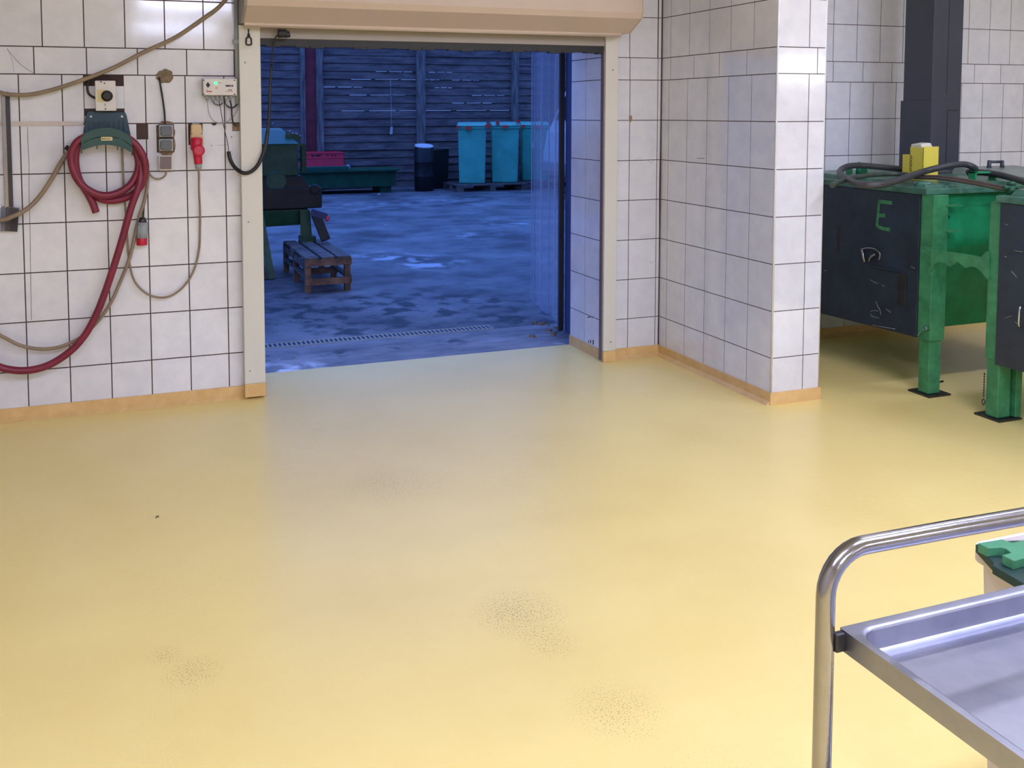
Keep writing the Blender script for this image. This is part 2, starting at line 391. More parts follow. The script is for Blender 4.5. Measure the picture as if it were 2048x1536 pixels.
emit_tiles(mb, grid(-.412, -.028, std_rows(-.2266, (-.228, .25), (-.232, .2))), (0,0,0), (1,0,0), (0,-1,0))
emit_tiles(mb, [(-.028, v0, 0, v1) for v0, v1, _, _ in std_rows(0, (0, 1), (0, 1))], (0,0,0), (1,0,0), (0,-1,0))
emit_tiles(mb, grid(.313, 6, std_rows(.0813, (1.335, .2525), (.13, .2))), (0,0,0), (1,0,0), (0,-1,0))
emit_tiles(mb, grid(-2.5, -.412, [r for r in rowsL if r[0] >= 2.13]), (0,0,0), (1,0,0), (0,-1,0))
# tiled reveal of the doorway on the right and on the left
emit_tiles(mb, [(a, r[0], b, min(r[1], DH)) for r in std_rows(0, (0, 1), (0, 1)) if r[0] < DH for a, b in ((.002, .229), (.229, WT))],
           (DX1, 0, 0), (0,1,0), (-1,0,0), [(.10, .075, .118, .105), (.135, .075, .152, .098), (.165, .07, .178, .088)])
emit_tiles(mb, [(a, r[0], b, min(r[1], DH)) for r in std_rows(0, (0, 1), (0, 1)) if r[0] < DH for a, b in ((.002, .229), (.229, WT))],
           (DX0, 0, 0), (0,1,0), (1,0,0))
wall = struct('wall_back', mb, [M['tile'], M['grout']])

PD, PW = 1.089, .313
mb = MB(); mb.mi = 1; mb.box((.0015, -PD+.0015, 0), (PW-.0015, .0010, h)); mb.mi = 0
rs = std_rows(-.0817-1.2, (-.097-1.235, .247), (-.0945-1.2, .2))
emit_tiles(mb, grid(-PD, 0, rs), (0,0,0), (0,1,0), (-1,0,0))
emit_tiles(mb, grid(0, PW, std_rows(.2036, (.255, .25), (.201, .2))), (0,-PD,0), (1,0,0), (0,-1,0))
emit_tiles(mb, grid(-PD, 0, rs), (PW,0,0), (0,1,0), (1,0,0))
stub = struct('wall_stub', mb, [M['tile'], M['grout']])
for (x, y, nx, ny) in ((0, -PD, -1, -1), (PW, -PD, 1, -1)):
    MB().cyl((x-nx*.004, y-ny*.004, B0), (x-nx*.004, y-ny*.004, h-.002), .0055, n=12).build('corner_bead', M['tile'], stub)
MB().tube([(-.006, -.002, B0), (-.005, -.003, .8), (-.006, -.003, 1.9), (-.006, -.003, h)], .004, n=6, rf=lambda t: .0022+.004*math.exp(-((t-.42)/.07)**2)).build('corner_sealant', M['grout'], stub)

# skirting
bb = MB(); bb.box((x0, -.008, 0), (-2.6, .006, B0)); bb.box((-.35, -.008, 0), (0, .006, B0))
bb.box((.313, -.008, 0), (x1, .006, B0))
for a, b in ((x0, -2.6), (-.35, 0), (.313, x1)): bb.prism([(a, -.008, 0), (a, -.03, 0), (a, -.008, .02)], (b-a, 0, 0))
struct('baseboard_back', bb, M['coving'])
bb = MB(); bb.box((-.008, -PD-.008, 0), (.006, 0, B0)); bb.box((.006, -PD-.008, 0), (PW+.008, -PD+.006, B0)); bb.box((PW-.006, -PD+.006, 0), (PW+.008, 0, B0))
bb.prism([(-.008, -PD, 0), (-.03, -PD, 0), (-.008, -PD, .02)], (0, PD, 0))
struct('baseboard_stub', bb, M['coving'])
struct('baseboard_reveal', MB().box((DX1-.006, 0, 0), (DX1+.004, WT, B0)).box((DX0-.004, 0, 0), (DX0+.006, WT, B0)), M['coving'])
a = wp(-120, 243); b = wp(166, 247)
struct('trim_1', MB().box((x0, -.006, 1.492), (b.x, .002, 1.514)), M['grout2'])

# wall marks (patches, cracks, chips) belong to the wall
def disc(cx, cy, rx, ry, name, m, d=.003, seed=1, parent=wall):
    rnd = random.Random(seed); c = wp(cx, cy); pts = []
    for k in range(22):
        a_ = 2*PI*k/22; q = 1+rnd.uniform(-.12, .12); p = wp(cx+rx*q*math.cos(a_), cy+ry*q*math.sin(a_)); pts.append((p.x, .001, p.z))
    return MB().prism(pts, (0, -d-.001, 0)).build(name, m, parent)
disc(330, 153, 17, 14, 'mortar_patch', M['mortar'], .006, 3)
def quad(x0_, y0_, x1_, y1_, name, m, d=.002, back=.004, parent=wall):
    a_, b_ = wp(x0_, y1_), wp(x1_, y0_)
    return MB().box((a_.x, back, a_.z), (b_.x, -d, b_.z)).build(name, m, parent)
quad(317, 250, 346, 306, 'mortar_bed', M['mortar2'], .0035)
disc(332, 262, 18, 22, 'mortar_smear', M['mortar2'], .0012, 5)
disc(334, 290, 16, 27, 'mortar_smear', M['mortar2'], .001, 6)
quad(379, 248, 404, 289, 'recess_fill', M['hole'], -.001)
quad(274, 250, 295, 278, 'recess_fill', M['mortar'], -.002)
quad(466, 248, 479, 261, 'recess_fill', M['mortar2'], -.001)
quad(170, 151, 246, 171, 'recess_fill', M['hole'], -.001)
disc(1261, 237, 3.2, 7, 'brown_chip', M['mortar2'], .002, 8)
def crack(pts, r=.0009, name='crack', m=None):
    return MB().tube([wp(x, y, .0002) for x, y in pts], r, n=5, sub=4).build(name, m or M['grout'], wall)
crack([(14, 97), (28, 115), (45, 132), (67, 146)]); crack([(14, 97), (24, 120), (28, 145)], .0005)
crack([(55, 254), (56, 290), (58, 330), (58, 380), (60, 460), (61, 540), (63, 640)], .0011)
crack([(1296, 322), (1302, 325), (1306, 322)], .0007); crack([(1299, 524), (1304, 526), (1310, 519)], .0005)
crack([(434, 291), (447, 290), (456, 290)], .0007)
for p in ((428, 248, 5, 3), (463, 274, 1.2, 1.2), (481, 292, 1.3, 1.3), (423, 291, 1.2, .8)): disc(*p, 'drill_hole', M['ink'], .001, 9)
pm = [X_ for X_ in ((1394, 316), (1402, 317), (1409, 316))]
MB().tube([at(x, y, 0, -.0004) for x, y in pm], .0013, n=5).build('pen_mark', M['ink'], stub)
for k, (y_, z_) in enumerate(((.118, .245), (.15, .238), (.17, .233))):
    MB().box((DX1-.0008, y_, z_), (DX1+.001, y_+.015, z_+.006+.003*(k % 2))).build('tile_chip', M['ink'], wall)

# ------------------------------------------------------------------ roller shutter
sh = thing('roller_shutter', 'cream roller shutter rolled up in its casing over the open doorway', 'roller shutter', (-1.45, -.05, 0))
MB().box((-2.615, -.055, .085), (-2.503, -.002, 2.02)).build('guide_rail', M['cream'], sh, bevel=.004)
MB().box((-2.615, -.056, 0.012), (-2.503, -.002, .085)).build('rail_foot', M['coving'], sh, bevel=.003)
MB().box((-.425, -.05, .07), (-.338, -.002, 2.02)).build('guide_rail', M['cream'], sh, bevel=.004)
MB().box((-.425, -.051, 0), (-.338, -.002, .07)).build('rail_foot', M['coving'], sh, bevel=.003)
MB().box((-.431, -.03, .01), (-.4255, .0, 1.93)).build('rail_seal', M['brownsw'], sh)
for px, py in ((488+9, 444), (489+11, 742), (490, 125), (1226, 140), (1222, 684)):
    p = at(px, py, 1, -.056); MB().cyl(p+Vector((0,.004,0)), p-Vector((0,.002,0)), .0045, n=12).build('rivet', M['greyend'] if py < 800 else M['cream'], sh)
# casing: octagon-ish profile run along x
CW0, CW1 = -2.60, -.315
prof = [(-.002, 2.025), (-.135, 2.022), (-.27, 2.098), (-.285, 2.13), (-.285, 2.27), (-.22, 2.345), (-.002, 2.345)]
cs = MB().prism([(CW0, y, z) for y, z in prof], (CW1-CW0, 0, 0)).build('casing', M['creambox'], sh, bevel=.004)
MB().prism([(CW0-.012, y*1.01-.001, z) for y, z in prof], (.012, 0, 0)).build('end_plate', M['greyend'], sh)
MB().prism([(CW1, y*1.0, z) for y, z in prof], (.008, 0, 0)).build('end_plate', M['creambox'], sh)
MB().tube([(CW0+.005, -.122, 2.012), (-.37, -.122, 2.012)], .011, sub=0).box((CW0+.005, -.135, 2.012), (-.37, -.06, 2.024)).build('rolled_lip', M['creambox'], sh)
MB().box((DX0-.01, -.035, 1.952), (-.425, .0, 2.03)).build('bottom_slat', M['slat'], sh, bevel=.003)
sl = MB(); sl.box((DX0-.01, -.03, 1.918), (-.43, .02, 1.953))
for k in range(26):
    xx = DX0+.03+k*.08; sl.box((xx, -.028, 1.909+.004*math.sin(k*1.7)), (xx+.077, .018, 1.92))
sl.build('rubber_seal', M['black'], sh)
p = at(497, 58, 1, -.10)
MB().tube([p, p-Vector((0, 0, .03))], .004, sub=0).build('pull_cord', M['black'], sh)
q = p-Vector((0, 0, .028)); rg = MB()
rg.tube([q+Vector((0, 0, .004)), q-Vector((0, 0, .010))], .0065, r2=.009, sub=0)
rg.tube([q+Vector(v_) for v_ in ((0, 0, -.012), (-.011, 0, -.020), (-.013, 0, -.030), (-.013, 0, -.052), (0, 0, -.055), (.013, 0, -.052), (.013, 0, -.030), (.011, 0, -.020), (0, 0, -.012))], .0048, sub=3)
rg.build('pull_ring', M['black'], sh)

# ------------------------------------------------------------------ left wall fittings
def wtube(name, pts, r, m, label, cat, d=None, group=None, sub=7, n=12):
    mb_ = MB(); mb_.tube([wp(x, y, (d if d else .02) if len(q) == 0 else q[0]) for x, y, *q in pts], r, n=n, sub=sub)
    return tag(mb_.build(name, m), label, cat, group)
# conduit beside the shutter
cn = thing('conduit_pipe', 'grey vertical conduit pipe beside the shutter rail', 'conduit', wp(475, 212, .018))
MB().cyl(wp(475, 208, .018), wp(471, -70, .018), .0105, n=16).build('pipe', M['ltgrey'], cn)
MB().tube([wp(479, 185, .02), wp(480, 120, .02), wp(476, 20, .022), wp(474, -60, .022)], .0035, n=8).build('cable', M['black'], cn)
MB().box(wp(467, 88, .03), wp(481, 80, .002)).build('clip', M['ltgrey'], cn)

# control box with cables
def on(x0_, y0_, x1_, y1_, d0, d1): return wp(x0_, y1_, 0) , wp(x1_, y0_, 0), d0, d1
def wbox(mb_, x0_, y0_, x1_, y1_, d0, d1):
    a_, b_ = wp(x0_, y1_), wp(x1_, y0_); mb_.box((a_.x, -d0, a_.z), (b_.x, -d1, b_.z)); return mb_
cb = thing('control_box', 'off-white control enclosure with a green lamp beside the conduit', 'control box', wp(438, 192, .03))
wbox(MB(), 404, 158, 473, 192, .001, .03).build('housing', M['greyend'], cb, bevel=.003)
wbox(MB(), 405, 158, 471, 191, .03, .055).build('cover', M['whiteplastic'], cb, bevel=.004)
kn = MB(); c = wp(416, 170, .055); kn.prism([c+Vector((-.011, 0, 0)), c+Vector((0, 0, -.015)), c+Vector((.011, 0, 0)), c+Vector((0, 0, .015))], (0, -.002, 0)); kn.build('symbol', M['ink'], cb)
wbox(MB(), 427, 165, 432.5, 168.5, .054, .058).build('indicator_lamp', M['led'], cb)
wbox(MB(), 429, 175, 433, 178, .054, .0565).build('warning_lamp', M['orange'], cb)
t = MB()
for k, (a_, b_) in enumerate(((449, 451.5), (452, 455), (455.5, 458), (459, 460.5), (461.5, 464))): wbox(t, a_, 170.5, b_, 174, .054, .0558)
wbox(t, 433, 166, 440, 166.6, .054, .0558); wbox(t, 455, 179, 457, 181.5, .054, .0558); wbox(t, 459, 179, 461, 181.5, .054, .0558)
t.build('printing', M['ink'], cb)
t = MB(); wbox(t, 411, 182.5, 422, 184.5, .054, .0558); wbox(t, 411, 179.8, 413, 181, .054, .0558); wbox(t, 449, 183, 464, 183.7, .054, .0558); t.build('printing', M['redink'], cb)
for x_, y_ in ((407.5, 160.5), (469, 160.5), (407.5, 188.5), (469, 188.5)):
    p = wp(x_, y_, .055); MB().cyl(p+Vector((0,.002,0)), p-Vector((0,.001,0)), .004, n=10).build('screw', M['darksteel'], cb)
for k, x_ in enumerate((414, 425, 434, 443, 452, 462)):
    g_ = MB(); g_.cyl(wp(x_, 191, .03), wp(x_, 198, .03), .0085, n=12); g_.cyl(wp(x_, 198, .03), wp(x_, 202, .03), .006, n=12); g_.build('cable_gland', M['ltgrey'], cb)
for pts, r_, m_ in (([(415, 200), (417, 222), (424, 238), (437, 246), (450, 245), (462, 238), (472, 225), (478, 205), (480, 190)], .0022, 'ltgrey'),
                    ([(425, 200), (430, 208), (440, 210), (446, 205)], .004, 'greyplastic'),
                    ([(449, 200), (452, 209), (460, 215), (470, 213), (478, 200), (480, 186)], .004, 'black'),
                    ([(460, 200), (463, 214), (464, 232), (467, 247), (474, 252)], .0042, 'black'),
                    ([(451, 200), (452, 225), (452, 260)], .0015, 'ltgrey')):
    MB().tube([wp(x, y, .03 if i == 0 else .022) for i, (x, y) in enumerate(pts)], r_, n=8).build('cable', M[m_], cb)

# spiral cable swinging into the doorway
sp = thing('spiral_cable', 'black spiral cable looping from the control box up to the shutter', 'cable', wp(490, 345, .08))
MB().tube([wp(438, 200, .03), wp(446, 245, .022), wp(454, 280, .02), (wp(457, 297, .022)), wp(456, 303, .024)], .0018, n=8).build('thin_lead', M['black'], sp)
cpts = [wp(457, 303, .024), wp(461, 320, .03), wp(470, 335, .05), wp(484, 345, .075), wp(498, 345, .085), wp(512, 335, .085), wp(522, 318, .08), wp(530, 295, .07), wp(535, 265, .06), wp(538, 235, .055), wp(540, 180, .05), wp(543, 130, .05), wp(546, 96, .06), wp(551, 76, .07), wp(556, 70, .07)]
MB().tube(cpts[:9], .0105, n=10, rf=None).build('spiral_cover', M['black'], sp)
MB().tube(cpts[8:12], .0105, r2=.006, n=10).build('spiral_cover', M['black'], sp)
MB().tube(cpts[11:], .004, n=8).build('cable', M['black'], sp)
pc = thing('cable_connector', 'round black connector plugged in under the shutter casing', 'connector', wp(566, 76, .07))
MB().cyl(wp(556, 67, .10), wp(573, 67, .10), .024, r2=.021, n=18).build('body', M['black'], pc, bevel=.003)
MB().cyl(wp(570, 70, .10), wp(579, 68, .10), .017, n=18).build('plug', M['darksteel'], pc)

# rotary switch
rs_ = thing('rotary_switch', 'white isolator box with a round black rotary knob above the hose hanger', 'switch', wp(212, 222, .03))
pts = [wp(190, 162), wp(231, 162), wp(233, 222), wp(192, 222)]
MB().prism([(p.x, -.001, p.z) for p in pts], (0, -.06, 0)).build('housing', M['whiteplastic'], rs_, bevel=.005)
wbox(MB(), 195, 180, 212, 204, .060, .0625).build('scale_plate', M['label'], rs_)
c = wp(214, 192, .061)
k_ = MB(); k_.lathe(c, [(.027, 0), (.028, .003), (.024, .006), (.022, .022), (.016, .025)], axis=(0,-1,0)); k_.build('knob', M['black'], rs_)
for x_, y_ in ((202, 163.8), (209, 166.5), (211, 218)):
    p = wp(x_, y_, .061); MB().cyl(p, p-Vector((0, .001, 0)), .0038, n=10).build('screw_hole', M['ink'], rs_)
wbox(MB(), 210.3, 207, 211.1, 213, .061, .0616).build('mark', M['ink'], rs_)
MB().tube([wp(192, 197, .03), wp(180, 190, .02), wp(175, 180, .018), (wp(176, 165, .014)), wp(183, 157, .008)], .006, n=8).build('cable', M['black'], rs_)

# hose hanger
hg = thing('hose_hanger', 'dark green plastic hose hanger screwed to the tiles holding the red hose', 'hose hanger', wp(213, 300, .05))
pts = [wp(x, y) for x, y in ((176, 222), (250, 224), (253, 230), (262, 272), (166, 270), (172, 229))]
MB().prism([(p.x, -.001, p.z) for p in pts], (0, -.012, 0)).build('back_plate', M['hangertop'], hg, bevel=.003)
for k in range(9):
    wbox(MB(), 172+k*9.6, 243, 175+k*9.6, 268, .012, .024).build('rib', M['hangertop'], hg)
arc_t = [(162, 275), (172, 265), (187, 259), (205, 256), (220, 255.5), (236, 259), (250, 265), (264, 277)]
arc_b = [(163, 301), (175, 297), (190, 292), (205, 290), (220, 290), (236, 293), (250, 298), (265, 306)]
sd = MB()
A = [wp(x, y, 0) for x, y in arc_t]; B = [wp(x, y, 0) for x, y in arc_b]
def arcsheet(mb_, P, d0, d1, th):
    for a_, b_ in zip(P, P[1:]):
        mb_.hexa([(a_.x, -d1, a_.z), (b_.x, -d1, b_.z), (b_.x, -d0, b_.z), (a_.x, -d0, a_.z), (a_.x, -d1, a_.z+th), (b_.x, -d1, b_.z+th), (b_.x, -d0, b_.z+th), (a_.x, -d0, a_.z+th)])
arcsheet(sd, [p-Vector((0, 0, .045)) for p in A], .01, .115, .006)
sd.build('saddle', M['hanger'], hg)
fr = MB()
for i in range(len(A)-1):
    a_, b_, c_, d_ = A[i], A[i+1], B[i+1], B[i]
    o_ = Vector((0, -.118, 0)); o2 = Vector((0, -.122, 0)); mk = lambda p, o: Vector((p.x, o.y, p.z))
    # wall-plane points moved out toward the camera keep their place under perspective
    P4 = [(d_, arc_b[i]), (c_, arc_b[i+1]), (b_, arc_t[i+1]), (a_, arc_t[i])]
    f1 = [at(px, py, 1, -.115) for _, (px, py) in P4]; f2 = [p+Vector((0, .006, 0)) for p in f1]
    fr.hexa([*f2, *f1])
fr.build('front_lip', M['hanger'], hg)
p0 = at(202, 274, 1, -.1165); p1 = at(225, 281, 1, -.1165)
MB().box((p0.x, -.1155, p1.z), (p1.x, -.1175, p0.z)).build('name_plate', M['label'], hg)
t = MB()
for k, (a_, b_) in enumerate(((203.5, 206), (207, 210), (211, 212.5), (214, 217), (218.5, 220))):
    u_, v_ = at(a_, 276.2+.7*(k % 2), 1, -.118), at(b_, 278.6, 1, -.118); t.box((u_.x, -.1172, v_.z), (v_.x, -.118, u_.z))
t.build('printing', M['ink'], hg)
for x_ in (182, 244):
    p = wp(x_, 233, .013); MB().cyl(p+Vector((0,.002,0)), p-Vector((0, .003, 0)), .006, n=12).build('screw', M['chrome'], hg)
for x_, y_ in ((163, 300), (194, 291), (235, 293), (264, 304)):
    p = at(x_, y_, 1, -.112); MB().tube([p, p-Vector((0, 0, .018))], .0025, n=6, sub=0).build('peg', M['hanger'], hg)

# red hose
HP = [(192, 425, .05), (186, 408, .05), (176, 388, .05), (160, 362, .055), (152, 335, .06), (152, 305, .065), (162, 282, .07), (182, 272, .07), (212, 269, .07), (242, 274, .07), (262, 290, .065), (275, 313, .06),
      (276, 340, .06), (262, 368, .065), (240, 384, .07), (214, 391, .075), (188, 386, .08), (162, 368, .085), (147, 342, .09), (142, 312, .09), (152, 286, .095), (176, 272, .095), (212, 267, .095), (250, 274, .095), (274, 292, .095), (289, 320, .09),
      (290, 350, .075), (279, 376, .06), (258, 393, .045), (230, 401, .04), (205, 399, .035), (180, 385, .035), (158, 360, .035), (148, 332, .035), (148, 306, .035), (158, 283, .04), (182, 272, .04), (215, 269, .04), (248, 274, .045), (270, 296, .05), (281, 325, .06), (281, 355, .075), (275, 380, .085), (264, 410, .09), (255, 440, .09), (244, 480, .085), (228, 532, .085), (210, 585, .08), (193, 628, .08), (170, 670, .08), (140, 703, .08), (100, 729, .08), (62, 740, .08), (25, 740, .08), (-10, 730, .08), (-60, 700, .08), (-120, 650, .08)]
hs = thing('red_hose', 'thick red water hose coiled on the green hanger and sagging off left', 'hose', wp(215, 425, .06))
MB().tube([wp(*p) for p in HP], .0185, n=14, sub=6).build('hose', M['redhose'], hs)
a_, b_ = wp(*HP[0]), wp(*HP[1]); d_ = (a_-b_).normalized()
MB().cyl(a_-d_*.002, a_+d_*.001, .0135, n=14).build('bore', M['ink'], hs)

wtube('beige_hose', [(470, -25, .06), (440, 12, .06), (405, 38, .06), (350, 75, .06), (290, 103, .055), (230, 134, .06), (170, 158, .06), (110, 178, .055), (60, 189, .05), (20, 189, .05), (0, 185, .05), (-60, 168, .05), (-140, 130, .05)], .0105, M['beigehose'],
      'beige air hose sweeping down from above the shutter across the upper tiles', 'hose')
wtube('beige_hose', [(-140, 420, .08), (-60, 440, .085), (0, 440, .085), (25, 433, .085), (55, 417, .07), (80, 392, .05), (103, 358, .045), (122, 325, .04), (140, 300, .03), (160, 284, .025), (170, 275, .025)], .0115, M['beigehose'],
      'beige hose hanging from behind the left of the green hanger down past the scoop', 'hose')
wtube('beige_hose', [(296, 345, .03), (294, 375, .025), (288, 405, .025), (277, 440, .025), (268, 480, .03), (258, 520, .035), (240, 565, .04), (222, 605, .05), (198, 640, .05), (165, 672, .05), (125, 692, .055), (85, 698, .055), (45, 692, .055), (15, 678, .055), (-10, 662, .055), (-70, 600, .055)], .0088, M['beigehose'],
      'thin beige hose sagging beside the lower run of the red hose', 'hose')
bk = MB(); bk.cyl(wp(133, 296, .0), wp(133, 296, .035), .009, n=12); bk.cyl(wp(131, 294, .035), wp(140, 299, .035), .012, n=12)
tag(bk.build('hose_hook', M['black']), 'small black hook behind the beige hose left of the hanger', 'hook')

# sockets
ss = thing('double_socket', 'dark grey double socket with flaps set in rough mortar', 'socket', wp(331, 305, .03))
for y_ in (248, 276):
    f_ = MB(); a_, b_ = wp(316, y_+27), wp(346, y_)
    f_.box((a_.x, -.002, a_.z), (b_.x, -.034, b_.z)); fo = f_.build('frame', M['greyplastic'], ss, bevel=.008, seg=3)
    a_, b_ = wp(318.5, y_+25), wp(344.5, y_+2.5)
    MB().box((a_.x, -.034, a_.z), (b_.x, -.039, b_.z)).build('rim', M['whiteplastic'], ss, bevel=.008, seg=3)
    a_, b_ = wp(319.8, y_+24), wp(343.2, y_+3.6)
    MB().box((a_.x, -.036, a_.z), (b_.x, -.050, b_.z)).build('flap', M['greyplastic'], ss, bevel=.007, seg=3)
MB().tube([wp(318, 155, .007), wp(320, 165, .012), (wp(325, 195, .014)), wp(329, 225, .014), wp(330, 246, .014), wp(330, 254, .014)], .0048, n=8).build('cable', M['black'], ss)
sw = thing('wall_switch', 'brown rocker switch in a cream frame below the double socket', 'switch', wp(332, 340, .03))
wbox(MB(), 317, 310, 346, 341, .001, .034).build('frame', M['whiteplastic'], sw, bevel=.004)
MB().hexa([wp(320, 338, .034), wp(343, 338, .034), wp(343, 313, .034), wp(320, 313, .034), wp(320, 338, .047), wp(343, 338, .047), wp(343, 313, .038), wp(320, 313, .038)]).build('rocker', M['brownsw'], sw)
MB().tube([wp(332, 340, .02), wp(331, 350, .02), wp(322, 357, .02), (wp(310, 357, .02)), wp(301, 350, .02), wp(294, 335, .02)], .0045, n=8).build('cable', M['beigehose'], sw)

# red industrial wall socket with plug
cs_ = thing('industrial_socket', 'tan and red industrial wall socket with its red plug and flap', 'socket', wp(392, 338, .05))
def cone(mb_, a_, b_, r1, r2, n=20): mb_.cyl(a_, b_, r1, r2=r2, n=n)
o_ = MB(); o_.prism([(p.x, -.001, p.z) for p in (wp(381, 248), wp(401, 248), wp(405, 275), wp(406, 290), wp(382, 290), wp(380, 275))], (0, -.055, 0)); o_.build('housing', M['tan'], cs_, bevel=.008, seg=3)
MB().box((wp(384, 252).x, -.001, wp(384, 252).z), (wp(398, 246).x, -.03, wp(398, 246).z)).build('cable_entry', M['ltgrey'], cs_)
for x_ in (383.5, 403):
    p = wp(x_, 267, .055); MB().cyl(p, p-Vector((0, .002, 0)), .003, n=8).build('screw', M['ink'], cs_)
MB().tube([wp(393, 277, .05), wp(393, 300, .065)], .031, r2=.029, n=22, sub=0).build('collar', M['red'], cs_, bevel=.002)
c = wp(397, 301, .085); MB().lathe(c, [(.031, 0), (.032, .004), (.030, .010), (.02, .013)], axis=(.1, -1, .1)).build('flap', M['red'], cs_)
pg = MB(); pg.tube([wp(394, 298, .06), wp(397, 328, .06)], .0245, r2=.021, n=20, sub=0); pg.build('plug_body', M['red'], cs_, bevel=.002)
pg = MB(); pg.tube([wp(397, 327, .06), wp(397, 338, .06)], .0185, r2=.016, n=16, sub=0); pg.build('plug_nut', M['ltgrey'], cs_)
wtube('grey_cable', [(397, 337, .06), (398, 352, .05), (398, 380, .035), (400, 420, .02), (400, 460, .012), (398, 500, .012), (388, 540, .02), (370, 570, .03), (345, 590, .035), (318, 595, .035), (290, 585, .03), (268, 560, .025), (258, 520, .02), (255, 480, .016), (252, 430, .014), (248, 385, .014), (246, 340, .02), (244, 300, .02), (243, 285, .02)], .0056, M['beigehose'],
      'grey-brown cable hanging in a loop from the red industrial socket', 'cable')
hp = thing('hanging_plug', 'grey and red industrial plug dangling behind the red hose', 'plug', wp(285, 490, .04))
MB().tube([wp(289, 395, .02), wp(287, 420, .025), wp(286, 438, .03)], .005, n=8).build('cable', M['black'], hp)
p = lambda x, y: wp(x, y, .035)
MB().cyl(p(285, 435), p(285, 446), .014, r2=.024, n=18).build('cable_nut', M['darksteel'], hp)
g_ = MB(); g_.cyl(p(285, 444), p(284, 476), .026, r2=.0275, n=18)
for k in range(8):
    a_ = 2*PI*k/8; v_ = Vector((math.cos(a_), math.sin(a_), 0))*.026; g_.beam(p(285, 450)+v_, p(284, 475)+v_, .004, .004)
g_.build('grip', M['ltgrey'], hp)
MB().cyl(p(284, 476), p(284, 490), .0275, n=20).build('collar', M['red'], hp, bevel=.002)

# steel scoop hanging on the wall
so = thing('steel_scoop', 'stainless steel scoop hanging by its long flat handle at the left edge', 'scoop', wp(15, 462, .03))
ha = MB(); ha.box(wp(10, 415, .004), wp(19.5, 192, .016)); ha.build('handle', M['steel'], so, bevel=.002)
MB().box(wp(17.6, 414, .0165), wp(19.8, 192, .003)).build('handle_edge', M['darksteel'], so)
MB().tube([wp(15, 188, .0), wp(15, 188, .03), wp(15, 184, .034)], .004, n=8, sub=0).build('hook', M['darksteel'], so)
bl = MB(); n_ = 9
top, bot, back = [], [], []
for k in range(n_):
    t_ = k/(n_-1); x_ = -35+75*t_; dd = .046 - .034*math.cos((t_-.5)*PI)
    top.append(Vector((wp(x_, 412).x, -dd, wp(x_, 412+8*abs(t_-.5)).z))); bot.append(Vector((wp(x_*1.0-(.5-t_)*-6, 461).x, -dd-.012, wp(x_, 461).z)))
for i in range(n_-1):
    nrm = Vector((0, .003, 0)); bl.hexa([bot[i], bot[i+1], bot[i+1]+nrm, bot[i]+nrm, top[i], top[i+1], top[i+1]+nrm, top[i]+nrm])
bl.prism([*top], (0, .0, .003)) if False else None
cp = MB(); cp.prism([(v.x, v.y, v.z) for v in top] + [(top[-1].x, -.004, top[-1].z), (top[0].x, -.004, top[0].z)], (0, 0, .003))
bl.build('blade', mat('dull_scoop_steel', (128, 128, 134), .38, 1., var=.2, vscale=12), so); cp.build('blade_back', M['steel'], so)

# ------------------------------------------------------------------ extractor duct
dz = 1.168
dc = thing('exhaust_duct', 'dark grey square duct rising from the green machine past the tiles', 'duct', (1.78, -.395, dz))
MB().box((1.655, -.515, dz), (1.90, -.285, h-.01)).build('duct_run', M['duct'], dc, bevel=.004)
sl_ = MB(); sl_.box((1.645, -.525, dz), (1.865, -.275, 1.62)); sl_.build('lower_sleeve', M['duct'], dc, bevel=.003)
MB().box((1.775, -.5265, 1.2), (1.782, -.523, 1.56)).box((1.782, -.5265, 1.553), (1.865, -.523, 1.56)).build('seam', M['ink'], dc)
MB().box((1.775, -.5165, 1.66), (1.779, -.513, h-.02)).build('seam', M['ink'], dc)

# ------------------------------------------------------------------ green machines
def machine(Y0, Y1, label, first):
    """Y0 near (more negative) Y1 far"""
    t = thing('tank_machine', label, 'tank', (1.5, (Y0+Y1)/2, 0), None)
    X0, X1 = .90, 2.25
    bd = MB()
    bd.hexa([(X0+.03, Y0+.12, .33), (X1-.1, Y0+.12, .33), (X1-.1, Y1-.02, .33), (X0+.03, Y1-.02, .33),
             (X0+.005, Y0+.03, .80), (X1, Y0+.03, .80), (X1, Y1, .80), (X0+.005, Y1, .80)])
    bd.box((X0+.005, Y0+.03, .80), (X1, Y1, 1.10)); bd.build('tank_body', M['green'], t)
    pn = MB(); pn.prism([(.885, Y0+.04, .31), (.885, Y1-.02, .285), (.885, Y1-.02, 1.10), (.885, Y0+.04, 1.10)], (.014, 0, 0)); p_ = pn.build('side_panel', M['greydk'], t, bevel=.003)
    ld = MB(); ld.box((.875, Y0-.015, 1.10), (X1, Y1, 1.135)); ld.build('rim', M['greentop'], t, bevel=.006)
    dk = MB(); dk.hexa([(.93, Y0+.05, 1.13), (X1-.04, Y0+.05, 1.13), (X1-.04, Y1-.03, 1.13), (.93, Y1-.03, 1.13),
                        (.95, Y0+.07, 1.152), (X1-.06, Y0+.07, 1.152), (X1-.06, Y1-.05, 1.168), (.95, Y1-.05, 1.168)])
    dk.build('lid', M['greentop'], t, bevel=.004)
    return t, p_
m1, pan1 = machine(-1.22, -.14, 'green tank machine whose black side panel carries a green painted E', True)
m2, pan2 = machine(-2.70, -1.65, 'green tank machine with black side panel cut off by the right frame edge', False)

